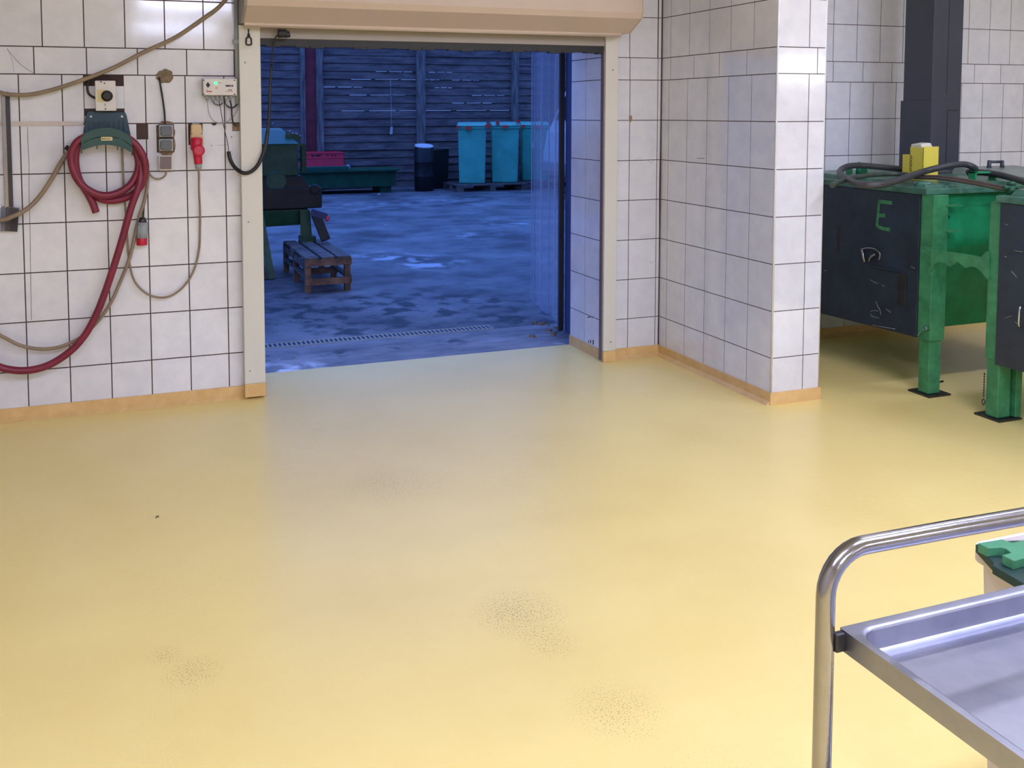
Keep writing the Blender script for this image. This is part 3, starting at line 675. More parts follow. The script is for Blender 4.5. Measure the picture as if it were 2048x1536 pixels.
def leg(t, X, Y, m_dark):
    l_ = MB(); l_.box((X, Y, .305), (X+.105, Y+.085, 1.10)); o = l_.build('leg', M['greenlt'], t, bevel=.004)
    lo_ = MB(); lo_.box((X+.008, Y+.008, .012), (X+.092, Y+.078, .32)); lo_.build('leg_extension', M['greenlt'], o, bevel=.004)
    MB().box((X-.012, Y-.02, 0), (X+.142, Y+.125, .010)).build('foot_plate', M['darksteel'], o)
    rd = MB(); rd.cyl((X+.09, Y+.06, .05), (X+.18, Y+.07, .05), .006, n=8); rd.build('locking_pin', M['darksteel'], o)
    return o
l1 = leg(m1, .893, -1.265, 0); l2 = leg(m2, .893, -1.69, 0)
leg(m1, .893, -.25, 0); leg(m1, 2.1, -1.265, 0); leg(m2, .893, -2.66, 0); leg(m2, 2.1, -2.66, 0); leg(m2, 2.1, -1.73, 0)
# sleeve clamp and angle plate of the first leg
MB().cyl((.893, -1.25, .375), (.865, -1.25, .375), .013, n=10).build('clamp_bolt', M['greentop'], l1)
MB().tube([(.868, -1.25, .375), (.862, -1.235, .36), (.862, -1.215, .33)], .006, n=8).build('clamp_lever', M['greentop'], l1)
MB().box((.888, -1.268, .83), (.893, -1.195, 1.10)).build('angle_plate', M['greenlt'], l1)
# inner dark tube of second leg
MB().box((1.0, -1.70, .012), (1.04, -1.63, .42)).build('inner_tube', M['greenlt'], l2, bevel=.003)
# hanging chain on second leg
ch = MB(); px = at(1969, 745, 0, .885)
for k in range(9):
    zc = px.z-.008-k*.014; ch.lathe((px.x, px.y, zc), [(.002, -.006), (.004, 0), (.002, .006)], n=8)
ch.tube([(px.x, px.y, px.z-.135), (px.x, px.y-.009, px.z-.15), (px.x, px.y, px.z-.168), (px.x, px.y+.009, px.z-.15), (px.x, px.y, px.z-.135)], .0025, n=6)
ch.build('locking_chain', M['darksteel'], l2)
# ragged arched gusset between the two machines
gp = [(1862, 500), (1880, 502), (1905, 505), (1930, 508), (1950, 512), (1962, 514), (1972, 503), (1976, 503), (1976, 560), (1969, 553), (1962, 543), (1952, 535), (1940, 533), (1930, 536), (1922, 529), (1914, 523), (1908, 528), (1899, 534), (1890, 526), (1877, 524), (1868, 530), (1860, 545)]
MB().prism([at(x, y, 0, .879) for x, y in gp], (.012, 0, 0)).build('arched_gusset', M['greenlt'], m2)
# brackets on the tank front
for py in (418, 468):
    b_ = MB(); a_, c_ = at(1866, py, 1, -1.19), at(1886, py-12, 1, -1.19)
    b_.box((a_.x+.01, -1.19, c_.z-.012), (c_.x+.05, -1.27, c_.z-.004)); b_.box((a_.x+.01, -1.19, a_.z-.02), (a_.x+.018, -1.25, c_.z)); b_.box((a_.x-.005, -1.19, a_.z-.03), (c_.x, -1.23, a_.z-.022))
    b_.build('hook_bracket', M['greenlt'], m1)
b_ = MB(); b_.beam(at(1862, 486, 1, -1.21), at(1875, 505, 1, -1.21), .006, .03, (0,-1,0)); b_.beam(at(1881, 484, 1, -1.20), at(1894, 506, 1, -1.20), .006, .03, (0,-1,0)); b_.build('brace', M['greenlt'], m1)
p_ = at(1898, 429, 1, -1.19); MB().cyl(p_+Vector((0,.01,0)), p_-Vector((0, .012, 0)), .012, n=12).build('bolt', M['green'], m1)
MB().box((1.0, -1.0, .30), (1.75, -.9, .332)).build('under_bar', M['darksteel'], m1)
# painted letter on the first panel: hand strokes
e_ = MB()
def stroke(pts, wd):
    P = [at(x, y, 0, .8838) for x, y in pts]
    for a_, b_ in zip(P, P[1:]): e_.beam(a_, b_, wd, .0016, (-1, 0, 0))
stroke([(1759, 401), (1757, 415), (1756, 430), (1754.5, 444), (1754, 453)], .017); stroke([(1758, 403), (1767, 404), (1784, 406)], .021)
stroke([(1757, 431), (1765, 431), (1770, 431)], .022); stroke([(1754, 451), (1760, 455), (1770, 458), (1780, 459)], .02)
e_.build('painted_letter', M['paint_e'], pan1)
def panel_bits(par, dy, mats_):
    pass
# latch, hinge line and scuffs on the first panel
def pb(par, x0_, y0_, x1_, y1_, m, name, d=.006):
    a_, b_ = at(x0_, y0_, 0, .885), at(x1_, y1_, 0, .885)
    MB().box((.886, a_.y, a_.z), (.885-d, b_.y, b_.z)).build(name, m, par, bevel=min(.002, d*.3))
lt = MB(); a_ = at(1722, 497, 0, .87)
lt.tube([at(1724, 498, 0, .878), at(1726, 510, 0, .868), at(1729, 524, 0, .878)], .008, n=8, sub=4)
lt.tube([at(1724, 498, 0, .875), at(1738, 496, 0, .87), at(1752, 499, 0, .87), at(1760, 508, 0, .87), at(1758, 520, 0, .875)], .0045, n=8)
lt.tube([at(1738, 522, 0, .875), at(1742, 514, 0, .868), at(1751, 508, 0, .872)], .007, n=8)
lt.build('latch', M['steel'], pan1)
pb(pan1, 1740, 532, 1800, 541, M['greydk'], 'hinge_bar', .012)
pb(pan1, 1797, 545, 1812, 612, M['darksteel'], 'runner', .006)
pb(pan1, 1675, 450, 1679, 505, M['ink'], 'slot', .001)
for pts in ([(1741, 560), (1750, 565), (1757, 567)], [(1752, 603), (1755, 612), (1760, 620), (1762, 630)], [(1741, 623), (1748, 621), (1756, 622)], [(1741, 628), (1745, 633), (1758, 636)], [(1772, 618), (1778, 622), (1781, 625)], [(1745, 650), (1755, 652), (1790, 658)], [(1648, 541), (1653, 542)], [(1765, 570), (1769, 573)], [(1822, 533), (1829, 537)]):
    MB().tube([at(x, y, 0, .8846) for x, y in pts], .0022, n=4, sub=3).build('scratch', M['scuff'], pan1)
# second panel: latch parts
pb(pan2, 2034, 500, 2052, 504, M['chrome'], 'latch', .02)
hl = MB(); hl.tube([at(2044, 612, 0, .88), at(2040, 616, 0, .86), at(2038, 635, 0, .855), at(2038, 650, 0, .86), at(2043, 655, 0, .88)], .005, n=8); hl.build('handle', M['chrome'], pan2)
for pts in ([(2010, 636), (2022, 632)], [(2008, 512), (2013, 514)], [(2023, 543), (2028, 548), (2034, 555)], [(2030, 643), (2036, 648)], [(2010, 448), (2016, 450)]):
    MB().tube([at(x, y, 0, .8846) for x, y in pts], .0022, n=4, sub=2).build('scratch', M['scuff'], pan2)
# hardware on the lids
def up_bracket(par, x, y, z, wx, wy, hh, m):
    b_ = MB(); b_.box((x-wx/2, y-wy/2, z), (x-wx/2+.012, y+wy/2, z+hh)); b_.box((x+wx/2-.012, y-wy/2, z), (x+wx/2, y+wy/2, z+hh)); b_.box((x-wx/2, y-wy/2, z+hh-.01), (x+wx/2, y+wy/2, z+hh))
    return b_.build('lid_bracket', m, par, bevel=.002)
p_ = at(1718, 342, 2, 1.16); up_bracket(m1, 1.16, -.42, 1.15, .13, .05, .06, M['green'])
k_ = MB(); k_.cyl((1.15, -.45, 1.15), (1.15, -.45, 1.22), .022, r2=.014, n=10); k_.cyl((1.15, -.45, 1.2), (1.15, -.45, 1.235), .007, n=8); k_.build('clamp_knob', M['green'], m1)
up_bracket(m1, 1.52, -1.02, 1.145, .17, .05, .055, M['green'])
for (xx, yy) in ((1.09, -1.16), (1.36, -1.16)):
    c_ = MB(); c_.beam((xx, yy, 1.13), (xx+.05, yy-.075, 1.115), .014, .01); c_.lathe((xx, yy, 1.13), [(.025, 0), (.02, .012), (.01, .016)], n=12); c_.build('lid_clamp', M['greentop'], m1)
c_ = MB(); c_.lathe((.99, -1.10, 1.13), [(.05, 0), (.055, .01), (.05, .03), (.02, .036)], n=18); c_.build('filler_cap', M['greentop'], m1)
# grey lid with handle on machine behind
gl = MB(); gl.hexa([(1.72, -1.15, 1.14), (2.25, -1.15, 1.14), (2.25, -.6, 1.14), (1.72, -.6, 1.14), (1.75, -1.12, 1.165), (2.25, -1.12, 1.165), (2.25, -.62, 1.20), (1.75, -.62, 1.20)])
gl.build('hatch', M['greylid'], m1, bevel=.004)
hd = MB(); A_ = at(1978, 338, 1, -.70); B_ = at(2004, 338, 1, -.70)
for q in (A_, B_): hd.cyl((q.x, q.y, 1.18), (q.x, q.y, q.z+.055), .014, r2=.010, n=12)
hd.cyl((A_.x, A_.y, A_.z+.045), (B_.x, B_.y, B_.z+.045), .009, n=12)
hd.build('hatch_handle', M['duct'], m1)
# valve on second machine
vl = MB(); v0 = at(2022, 378, 1, -1.62)
vl.cyl((v0.x, v0.y, 1.13), (v0.x, v0.y, 1.18), .02, n=12); vl.lathe((v0.x, v0.y, 1.175), [(.012, 0), (.022, .006), (.022, .018), (.012, .024)], n=12)
vl.tube([(v0.x-.05, v0.y, 1.165), (v0.x, v0.y, 1.17), (v0.x+.06, v0.y, 1.165)], .012, n=10); vl.build('valve', M['yardgreen'], m2)
c_ = MB(); c_.lathe((1.03, -1.90, 1.135), [(.05, 0), (.055, .012), (.03, .02)], n=16); c_.build('filler_cap', M['greentop'], m2)

# hoses lying on the machine
def free_tube(name, P, r, m, label, cat): return tag(MB().tube(P, r, n=12, sub=8).build(name, m), label, cat)
def onz(x, y, z): return at(x, y, 2, z)
def onx(x, y, X): return at(x, y, 0, X)
def ony(x, y, Y): return at(x, y, 1, Y)
free_tube('black_hose', [ony(1900, 345, -.62)*1.0, ony(1835, 342, -.58), ony(1800, 338, -.56), ony(1760, 334, -.55), ony(1720, 331, -.56), ony(1695, 333, -.60), ony(1681, 341, -.70), onz(1682, 350, 1.195), onz(1696, 360, 1.185), onz(1722, 369, 1.178), onz(1755, 370, 1.178), onz(1785, 364, 1.182), onz(1815, 354, 1.195), onx(1845, 344, 1.12), onx(1875, 336, 1.22), onx(1905, 330, 1.32), onx(1930, 329, 1.42), ony(1946, 334, -1.0), ony(1950, 340, -.97), ony(1938, 345, -.93), ony(1965, 345, -.98), ony(2000, 350, -1.1), ony(2040, 361, -1.3), ony(2070, 371, -1.45)],
          .0185, M['blackhose'], 'thick black hose looped over the lid of the green machine', 'hose')
free_tube('black_hose', [onz(1664, 371, 1.17), onz(1682, 363, 1.18), onz(1710, 355, 1.19), onz(1745, 350, 1.19), onz(1785, 348, 1.19), onz(1815, 349, 1.19)],
          .0135, M['greenhose'], 'dark hose curving over the far left corner of the green machine', 'hose')
free_tube('brown_hose', [onx(1800, 352, 1.12), onx(1840, 353, 1.12), onx(1880, 354, 1.12), onx(1920, 359, 1.12), onx(1960, 366, 1.1), onx(2000, 374, 1.08), onx(2035, 379, 1.06), onx(2070, 383, 1.04)],
          .0105, M['brownhose'], 'brown ribbed hose running along the machine lids to the right edge', 'hose')
free_tube('brown_hose', [onx(1805, 354, 1.10), onx(1845, 356, 1.10), onx(1885, 358, 1.10), onx(1925, 364, 1.10), onx(1965, 371, 1.08), onx(2000, 378, 1.06), onx(2035, 383, 1.04), onx(2070, 387, 1.02)],
          .0075, M['brownhose'], 'thinner brown hose lying against the ribbed brown hose on the lids', 'hose')

# yellow box
yb = thing('yellow_box', 'open yellow cardboard box on the machine lid in front of the duct', 'box', (1.36, -.72, 1.168))
bx = MB(); ya, yb0, yt = 1.30, -.80, 1.335
zb = 1.166
for a_, b_ in (((1.30, -.80, zb), (1.302, -.70, yt)), ((1.30, -.80, zb), (1.42, -.798, yt+.005)), ((1.418, -.80, zb), (1.42, -.70, yt)), ((1.30, -.702, zb), (1.42, -.70, yt-.01)), ((1.30, -.80, zb), (1.42, -.70, zb+.003))): bx.box(a_, b_)
bx.build('carton', M['yellow'], yb)
bx = MB(); bx.box((1.30, -.699, zb), (1.40, -.645, 1.288)); bx.build('side_carton', M['yellow'], yb)
t = MB()
for k in range(8):
    z_ = 1.19+k*.0125; t.box((1.2985, -.716-.004*(k % 3 == 0), z_), (1.3, -.708, z_+.004)); t.box((1.2985, -.712+.004*(k % 2), z_+.004), (1.3, -.709+.004*(k % 2), z_+.009))
t.build('lettering', M['ink'], yb)
bx = MB(); bx.hexa([(1.305, -.795, 1.30), (1.40, -.795, 1.30), (1.40, -.705, 1.30), (1.305, -.705, 1.30), (1.30, -.78, 1.358), (1.37, -.79, 1.362), (1.39, -.70, 1.364), (1.30, -.70, 1.352)])
bx.build('inner_bag', M['bag'], yb, bevel=.008)

# ------------------------------------------------------------------ steel trolley
tr = thing('steel_trolley', 'stainless steel trolley with a tube frame in the right foreground', 'trolley', (-1.95, -4.35, 0))
TX0, TX1, TY0, TY1, TZ = -2.302, -1.50, -4.62, -4.098, .85
r_ = .0127; yb_, xb_ = -4.088, -2.325
def frame(Yp):
    fr_ = MB()
    P = [(xb_, Yp, .10), (xb_, Yp, .5), (xb_, Yp, .895)]
    for k in range(1, 9):
        a_ = k/8*PI/2; P.append((xb_+.062*(1-math.cos(a_)), Yp, .897+.062*math.sin(a_)))
    P += [(-2.1, Yp, .957), (-1.9, Yp, .953), (TX1-.04, Yp, .947)]
    for k in range(1, 9):
        a_ = k/8*PI/2; P.append((TX1-.04+.062*math.sin(a_), Yp, .885+.062*math.cos(a_)))
    P += [(TX1+.022, Yp, .5), (TX1+.022, Yp, .10)]
    fr_.tube(P, r_, n=20, sub=0)
    return fr_.build('tube_frame', M['steel'], tr)
frame(yb_-.008)
# legs on the near side and casters
for Yp, nm in ((TY0-.014, 'leg'),):
    for Xp in (xb_, TX1+.022): MB().cyl((Xp, Yp, .10), (Xp, Yp, .86), r_, n=18).build('leg', M['steel'], tr)
def caster(x, y):
    c_ = MB(); c_.cyl((x, y, .085), (x, y, .12), .012, n=12); c_.box((x-.016, y-.03, .03), (x-.013, y+.03, .09)); c_.box((x+.013, y-.03, .03), (x+.016, y+.03, .09)); c_.box((x-.016, y-.03, .085), (x+.016, y+.03, .09))
    o = c_.build('caster', M['steel'], tr)
    MB().cyl((x-.011, y, .04), (x+.011, y, .04), .04, n=24).build('wheel', M['black'], o)
for xx in (xb_, TX1+.022):
    for yy in (yb_-.008, TY0-.014): caster(xx, yy)
def tray(z, nm):
    b_ = MB(); bm = b_.bm
    def rr(x0_, y0_, x1_, y1_, r, zz, n=6):
        out = []
        for cx, cy, a0 in ((x1_-r, y1_-r, 0), (x0_+r, y1_-r, 90), (x0_+r, y0_+r, 180), (x1_-r, y0_+r, 270)):
            for k in range(n+1):
                a_ = math.radians(a0+90*k/n); out.append(bm.verts.new((cx+r*math.cos(a_), cy+r*math.sin(a_), zz)))
        return out
    rings = [rr(TX0, TY0, TX1, TY1, .002, z-.030), rr(TX0, TY0, TX1, TY1, .002, z),
             rr(TX0+.010, TY0+.010, TX1-.010, TY1-.011, .030, z)] + [
             rr(TX0+.010+.006*math.sin(q_), TY0+.010+.006*math.sin(q_), TX1-.010-.006*math.sin(q_), TY1-.011-.006*math.sin(q_), .031, z-.006*(1-math.cos(q_))) for q_ in (.3, .6, .9, 1.2, 1.5)] + [
             rr(TX0+.0165, TY0+.0165, TX1-.0165, TY1-.0165, .031, z-.026), rr(TX0+.018, TY0+.018, TX1-.018, TY1-.018, .031, z-.031), rr(TX0+.023, TY0+.023, TX1-.023, TY1-.024, .030, z-.0345), rr(TX0+.03, TY0+.03, TX1-.03, TY1-.032, .028, z-.035)]
    for A_, B_ in zip(rings, rings[1:]):
        n = len(A_)
        for i in range(n): b_._f([A_[i], A_[(i+1) % n], B_[(i+1) % n], B_[i]], True)
    b_._f(rings[-1])
    o = b_.build(nm, M['tray'], tr)
    md = o.modifiers.new('thick', 'SOLIDIFY'); md.thickness = .0012; md.offset = -1
    me = o.modifiers.new('edge', 'EDGE_SPLIT'); me.split_angle = math.radians(35)
    return o
tray(TZ, 'top_tray'); tray(.30, 'bottom_tray')
MB().box((xb_+.008, yb_-.022, TZ-.028), (TX0+.001, yb_-.012, TZ-.002)).build('weld_tab', M['darksteel'], tr, bevel=.002)

# ------------------------------------------------------------------ pale bin with green lid behind the trolley
pb_ = thing('plastic_bin', 'pale plastic bin partly hidden behind the trolley handle', 'bin', (-1.45, -3.9, 0))
a_ = at(1940, 1088, 2, .70); bX, bY = a_.x, a_.y
b_ = MB(); bm = b_.bm
def ring(x0_, y0_, x1_, y1_, r, z, n=5):
    out = []
    for cx, cy, a0 in ((x1_-r, y1_-r, 0), (x0_+r, y1_-r, 90), (x0_+r, y0_+r, 180), (x1_-r, y0_+r, 270)):
        for k in range(n+1):
            a2 = math.radians(a0+90*k/n); out.append(bm.verts.new((cx+r*math.cos(a2), cy+r*math.sin(a2), z)))
    return out
BX0, BY1 = bX, bY; BX1, BY0 = bX+.42, bY-.30
R_ = [ring(BX0+.03, BY0+.03, BX1-.03, BY1-.03, .03, 0), ring(BX0+.008, BY0+.008, BX1-.008, BY1-.008, .03, .67), ring(BX0-.002, BY0-.002, BX1+.002, BY1+.002, .03, .672), ring(BX0-.002, BY0-.002, BX1+.002, BY1+.002, .03, .70),
      ring(BX0+.006, BY0+.006, BX1-.006, BY1-.006, .028, .70), ring(BX0+.014, BY0+.014, BX1-.014, BY1-.014, .026, .66), ring(BX0+.055, BY0+.055, BX1-.055, BY1-.055, .02, .02)]
for A_, B_ in zip(R_, R_[1:]):
    n = len(A_)
    for i in range(n): b_._f([A_[i], A_[(i+1) % n], B_[(i+1) % n], B_[i]], False)
b_._f(R_[0][::-1]); b_._f(R_[-1])
b_.build('body', M['paleplastic'], pb_)
zt = .735
gl_ = thing('green_lid', 'notched green plastic piece resting on the pale bin behind the trolley', 'lid', (BX0+.2, BY1-.2, .70))
G_ = lambda x, y, z=zt: at(x, y, 2, z)
topo = [(1955.5, 1086), (2004, 1078), (2016, 1082), (2024, 1085), (2075, 1073), (2110, 1110), (2060, 1118), (2046, 1116), (2031, 1121), (2025, 1120), (2004, 1110), (2022, 1105), (2010, 1096), (2000, 1094), (1976, 1096)]
MB().prism([G_(x, y) for x, y in topo], (0, 0, -.018)).build('notched_plate', M['greencast'], gl_, bevel=.0015)
q = [G_(x, y, zt-.018) for x, y in ((1951, 1088), (2010, 1081), (2120, 1078), (2160, 1120), (2060, 1175), (1985, 1131), (1986, 1126))]
lo_ = [Vector((v.x+.004, v.y, .70)) for v in q]
u_ = MB(); u_.prism([v - Vector((0, 0, .0)) for v in q], (0, 0, -(zt-.018-.7005))); u_.build('underside', M['greencastd'], gl_, bevel=.002)
u_ = MB(); u_.tube([G_(2030, 1122, zt-.01), G_(2030, 1140, zt-.02), G_(2040, 1155, zt-.03), G_(2055, 1165, zt-.03)], .0022, n=6); u_.build('rib', M['greencast'], gl_)

# small bit of dirt on the floor
tag(MB().tube([onz(312, 1036, .002), onz(313, 1033, .004), onz(316, 1032, .003), onz(317, 1034, .002)], .0016, n=6).build('debris', M['ink']), 'tiny curled black scrap on the yellow floor at left', 'debris')

# ------------------------------------------------------------------ yard
struct('threshold', MB().box((-6, WT, -.15), (4, 1.03, -.004)), M['thresh'])
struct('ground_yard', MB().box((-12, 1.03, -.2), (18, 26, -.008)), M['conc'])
dr = thing('drain_channel', 'long grated drain channel set in the yard ground before the doorway', 'drain', (-1.7, 1.1, -.008))
g_ = MB(); DA, DB = -3.0, -.70
g_.box((DA, 1.045, -.008), (DB, 1.053, -.002)); g_.box((DA, 1.145, -.008), (DB, 1.153, -.002)); g_.box((DB-.006, 1.045, -.008), (DB, 1.153, -.002))
k = DA
while k < DB-.01: g_.box((k, 1.05, -.008), (k+.012, 1.15, -.003)); k += .032
g_.build('grating', M['ltgrey'], dr)
MB().box((DA, 1.05, -.0085), (DB, 1.148, -.0075)).build('channel', M['ink'], dr)

# timber fence
FY = 13.1
fc = thing('timber_fence', 'tall weathered fence of horizontal boards behind the yard', 'fence', (2.5, FY, 0))
post_px = [(552, 2, 'p'), (605, 10, 'p'), (620.5, 19, 'r'), (639, 14, 'p'), (841, 17, 'p'), (1029, 13, 'p'), (1115, 14, 'p'), (1190, 14, 'p')]
for px_, wd_, k in post_px[1:]:
    c = at(px_, 200, 1, FY); a_ = at(px_-wd_/2, 200, 1, FY).x; b2 = at(px_+wd_/2, 200, 1, FY).x
    MB().box((a_, FY-.06 if k == 'p' else FY-.02, 0), (b2+(.03 if k == 'r' else 0), FY+.02, 3.2)).build('post', M['redpost' if k == 'r' else 'woodpost'], fc)
bays = [(-4.0, .12), (.565, 2.52), (2.69, 4.62), (4.75, 8.5)]
rn = random.Random(4)
ROWH = .158
slits = [(142, 752, 826), (142, 858, 905), (156, 703, 834), (156, 849, 880), (158, 905, 960), (172, 648, 726), (172, 870, 905), (190, 700, 812), (206, 905, 985), (222, 684, 834), (222, 852, 1020), (190, 945, 1010)]
def zrow(y): z = at(800, y, 1, FY).z; return round(z/ROWH)
SL = [(zrow(y), at(u, y, 1, FY).x, at(v, y, 1, FY).x) for y, u, v in slits]
for (a_, b2) in bays:
    bo = MB(); n = 0
    while n*ROWH < 3.1:
        z0_, z1_ = n*ROWH, (n+1)*ROWH; dy = rn.uniform(0, .012)
        cuts = [(max(u, a_), min(v, b2)) for r_n, u, v in SL if r_n == n+1 and v > a_ and u < b2]
        cuts = [c_ for u, v in cuts for c_ in ((u, u+(v-u)*.3), (u+(v-u)*.36, u+(v-u)*.72), (u+(v-u)*.76, v))]
        segs = []; x_ = a_
        for u, v in sorted(cuts): segs += [(x_, u, 0), (u, v, rn.choice((.007, .009, .011)))]; x_ = v
        segs.append((x_, b2, 0))
        for u, v, g_ in segs:
            if v-u < .01: continue
            lap = .022 if g_ == 0 else -g_
            bo.hexa([(u, FY+.0+dy, z0_), (v, FY+.0+dy, z0_), (v, FY+.025+dy, z0_), (u, FY+.025+dy, z0_), (u, FY+.022+dy, z1_+lap), (v, FY+.022+dy, z1_+lap), (v, FY+.045+dy, z1_+lap), (u, FY+.045+dy, z1_+lap)])
        n += 1
    bo.build('board_panel', M['wood'], fc)
# tag on a string
tg = thing('hanging_tag', 'white tag hanging on a string from the fence boards', 'tag', (1.95, FY-.03, 1.15))
MB().tube([ony(781, 160, FY-.01), ony(782, 200, FY-.02), ony(783, 253, FY-.03)], .004, n=6).build('string', M['whiteplastic'], tg)
MB().hexa([ony(779, 268, FY-.03), ony(785, 269, FY-.03), ony(786, 254, FY-.03), ony(781, 253, FY-.03), ony(779, 268, FY-.04), ony(785, 269, FY-.04), ony(786, 254, FY-.04), ony(781, 253, FY-.04)]).build('card', M['whiteplastic'], tg)

# long green steel box and red crate on it
gb = thing('steel_chest', 'long low dark green steel box on feet before the fence', 'container', (.9, 12.4, 0))
MB().hexa([(-.6, 12.2, .12), (1.80, 12.2, .12), (1.84, 12.9, .12), (-.6, 12.9, .12), (-.6, 12.2, .41), (1.80, 12.2, .41), (1.84, 12.9, .41), (-.6, 12.9, .41)]).build('body', M['yardgreen'], gb)
MB().box((-.62, 12.15, .41), (1.86, 12.92, .455)).build('lid', M['yardgreen'], gb, bevel=.01)
MB().box((-.4, 12.15, .455), (.86, 12.9, .53)).build('blue_cover', M['yardteal'], gb, bevel=.01)
for xx in (-.5, 1.5): MB().box((xx, 12.25, -.008), (xx+.22, 12.85, .125)).build('foot', M['yardgreen'], gb)
cr_ = thing('red_crate', 'bright red plastic crate standing on the long green box', 'crate', (.42, 12.5, .53))
c_ = MB(); cx0, cx1, cy0, cy1, z0 = .04, .79, 12.25, 12.75, .53
for (a_, b2) in (((cx0, cy0), (cx1, cy0+.02)), ((cx0, cy1-.02), (cx1, cy1)), ((cx0, cy0), (cx0+.02, cy1)), ((cx1-.02, cy0), (cx1, cy1))): c_.box((a_[0], a_[1], z0), (b2[0], b2[1], z0+.26))
c_.box((cx0, cy0, z0), (cx1, cy1, z0+.02)); c_.box((cx0-.06, cy0-.015, z0), (cx1+.01, cy1, z0+.035)); c_.box((cx0-.01, cy0-.012, z0+.24), (cx1+.01, cy0+.02, z0+.262)); c_.box((cx0-.01, cy0-.008, z0+.15), (cx1+.01, cy0, z0+.165))
for k in range(5): c_.box((cx0+.18*k, cy0-.01, z0), (cx0+.18*k+.02, cy0, z0+.25))
c_.build('basket', M['crate'], cr_)
MB().box((cx0+.12, cy0-.004, z0+.19), (cx0+.30, cy0-.001, z0+.215)).box((cx0+.42, cy0-.004, z0+.195), (cx0+.45, cy0-.001, z0+.215)).box((cx0+.5, cy0-.004, z0+.195), (cx0+.6, cy0-.001, z0+.21)).build('grip_slots', M['ink'], cr_)
tag(MB().lathe((.85, 12.2, .455), [(.03, 0), (.05, .02), (.045, .07), (.02, .1)], n=10).build('cloth_bundle', M['ltgrey']), 'small pale bundle at the right end of the red crate', 'bundle')

# drum and dark bin
dm = thing('black_drum', 'black drum with a white lid standing before the fence', 'drum', (2.44, 12.4, 0))
MB().lathe((2.44, 12.4, -.008), [(.17, 0), (.19, .02), (.195, .28), (.20, .29), (.195, .30), (.195, .56), (.20, .57), (.195, .58), (.19, .84), (.175, .86)], n=28).build('barrel', M['black'], dm)
MB().lathe((2.44, 12.4, .862), [(.175, 0), (.185, .008), (.185, .03), (.165, .034), (.16, .026)], n=28, axis=(0, -.17, 1)).build('lid', M['drumlid'], dm)
db = MB(); db.hexa([(2.71, 12.70, 0), (3.04, 12.70, 0), (3.04, 13.02, 0), (2.71, 13.02, 0), (2.69, 12.69, .74), (3.07, 12.69, .78), (3.07, 13.03, .78), (2.69, 13.03, .74)])
db.tube([(2.70, 12.70, .76), (2.88, 12.68, .79), (3.06, 12.70, .79)], .02, n=8)
tag(db.build('dark_bin', M['black'], bevel=.02), 'dark box-shaped bin in shadow right of the white-lidded drum', 'bin')

# pallets under the wheelie bins
def pallet(name, loc, label, wd=1.46, dp=.9, hh=.14):
    t = thing(name, label, 'pallet', loc)
    x, y, z = loc
    for k in range(6): MB().box((x, y+k*(dp-.1)/5, z+hh-.022), (x+wd, y+k*(dp-.1)/5+.1, z+hh)).build('deck_board', M['palletgrey'], t)
    for xx in (0, wd/2-.06, wd-.12):
        MB().box((x+xx, y, z), (x+xx+.12, y+dp, z+.02)).build('runner', M['palletgrey'], t)
        for yy in (0, dp/2-.06, dp-.12): MB().box((x+xx, y+yy, z+.02), (x+xx+.12, y+yy+.12, z+hh-.022)).build('block', M['palletgrey'], t)
    return t
pallet('wooden_pallet', (2.92, 11.75, -.008), 'grey wooden pallet carrying the two left green wheelie bins')
pallet('wooden_pallet', (4.42, 11.9, -.008), 'grey wooden pallet under the rightmost wheelie bin behind the plastic strips', 1.2)
def wheelie(x, y, z, label, clips):
    t = thing('wheelie_bin', label, 'wheelie bin', (x, y, z), 'green wheelie bins on the pallets')
    W, D, H = .59, .55, 1.13
    b_ = MB(); b_.hexa([(x-W*.43, y-D*.42, z+.0), (x+W*.43, y-D*.42, z+.0), (x+W*.43, y+D*.43, z+.0), (x-W*.43, y+D*.43, z+.0), (x-W*.47, y-D*.47, z+H), (x+W*.47, y-D*.47, z+H), (x+W*.47, y+D*.47, z+H), (x-W*.47, y+D*.47, z+H)])
    b_.build('body', M['teal'], t, bevel=.03, seg=3)
    MB().box((x-W*.5, y-D*.5, z+H-.05), (x+W*.5, y+D*.5, z+H+.005)).build('collar', M['teal'], t, bevel=.012)
    l_ = MB(); l_.hexa([(x-W*.52, y-D*.53, z+H+.005), (x+W*.52, y-D*.53, z+H+.005), (x+W*.52, y+D*.5, z+H+.005), (x-W*.52, y+D*.5, z+H+.005), (x-W*.48, y-D*.48, z+H+.05), (x+W*.48, y-D*.48, z+H+.05), (x+W*.48, y+D*.46, z+H+.085), (x-W*.48, y+D*.46, z+H+.085)])
    l_.build('lid', M['binlid'], t, bevel=.012)
    for cx_, cz_, s_ in clips: MB().box((x+cx_*W-s_*.5, y-D*.56, z+H-.04+cz_), (x+cx_*W+s_*.5, y-D*.50, z+H+.02+cz_)).build('clip', M['clip'], t)
    MB().cyl((x-W*.3, y+D*.5, z+H), (x+W*.3, y+D*.5, z+H), .015, n=10).build('grab_bar', M['teal'], t)
    t.rotation_euler = (0, 0, -.36)
    for s_ in (-1, 1): MB().cyl((x+s_*W*.34, y+D*.42, z+.1), (x+s_*W*.44, y+D*.42, z+.1), .1, n=18).build('wheel', M['black'], t)
zP = .132
BP = [at(px_, 300, 1, 12.2) for px_ in (944, 1009, 1073)]
wheelie(BP[0].x, 12.2, zP, 'green wheelie bin on the left of the row, nearest the drum', [(-.45, .0, .05), (-.12, -.02, .11), (.5, .02, .08)])
wheelie(BP[1].x, 12.2, zP, 'green wheelie bin in the middle of the row on the pallet', [(-.25, .08, .07), (.0, .0, .1), (.42, .1, .06), (-.5, .03, .05)])
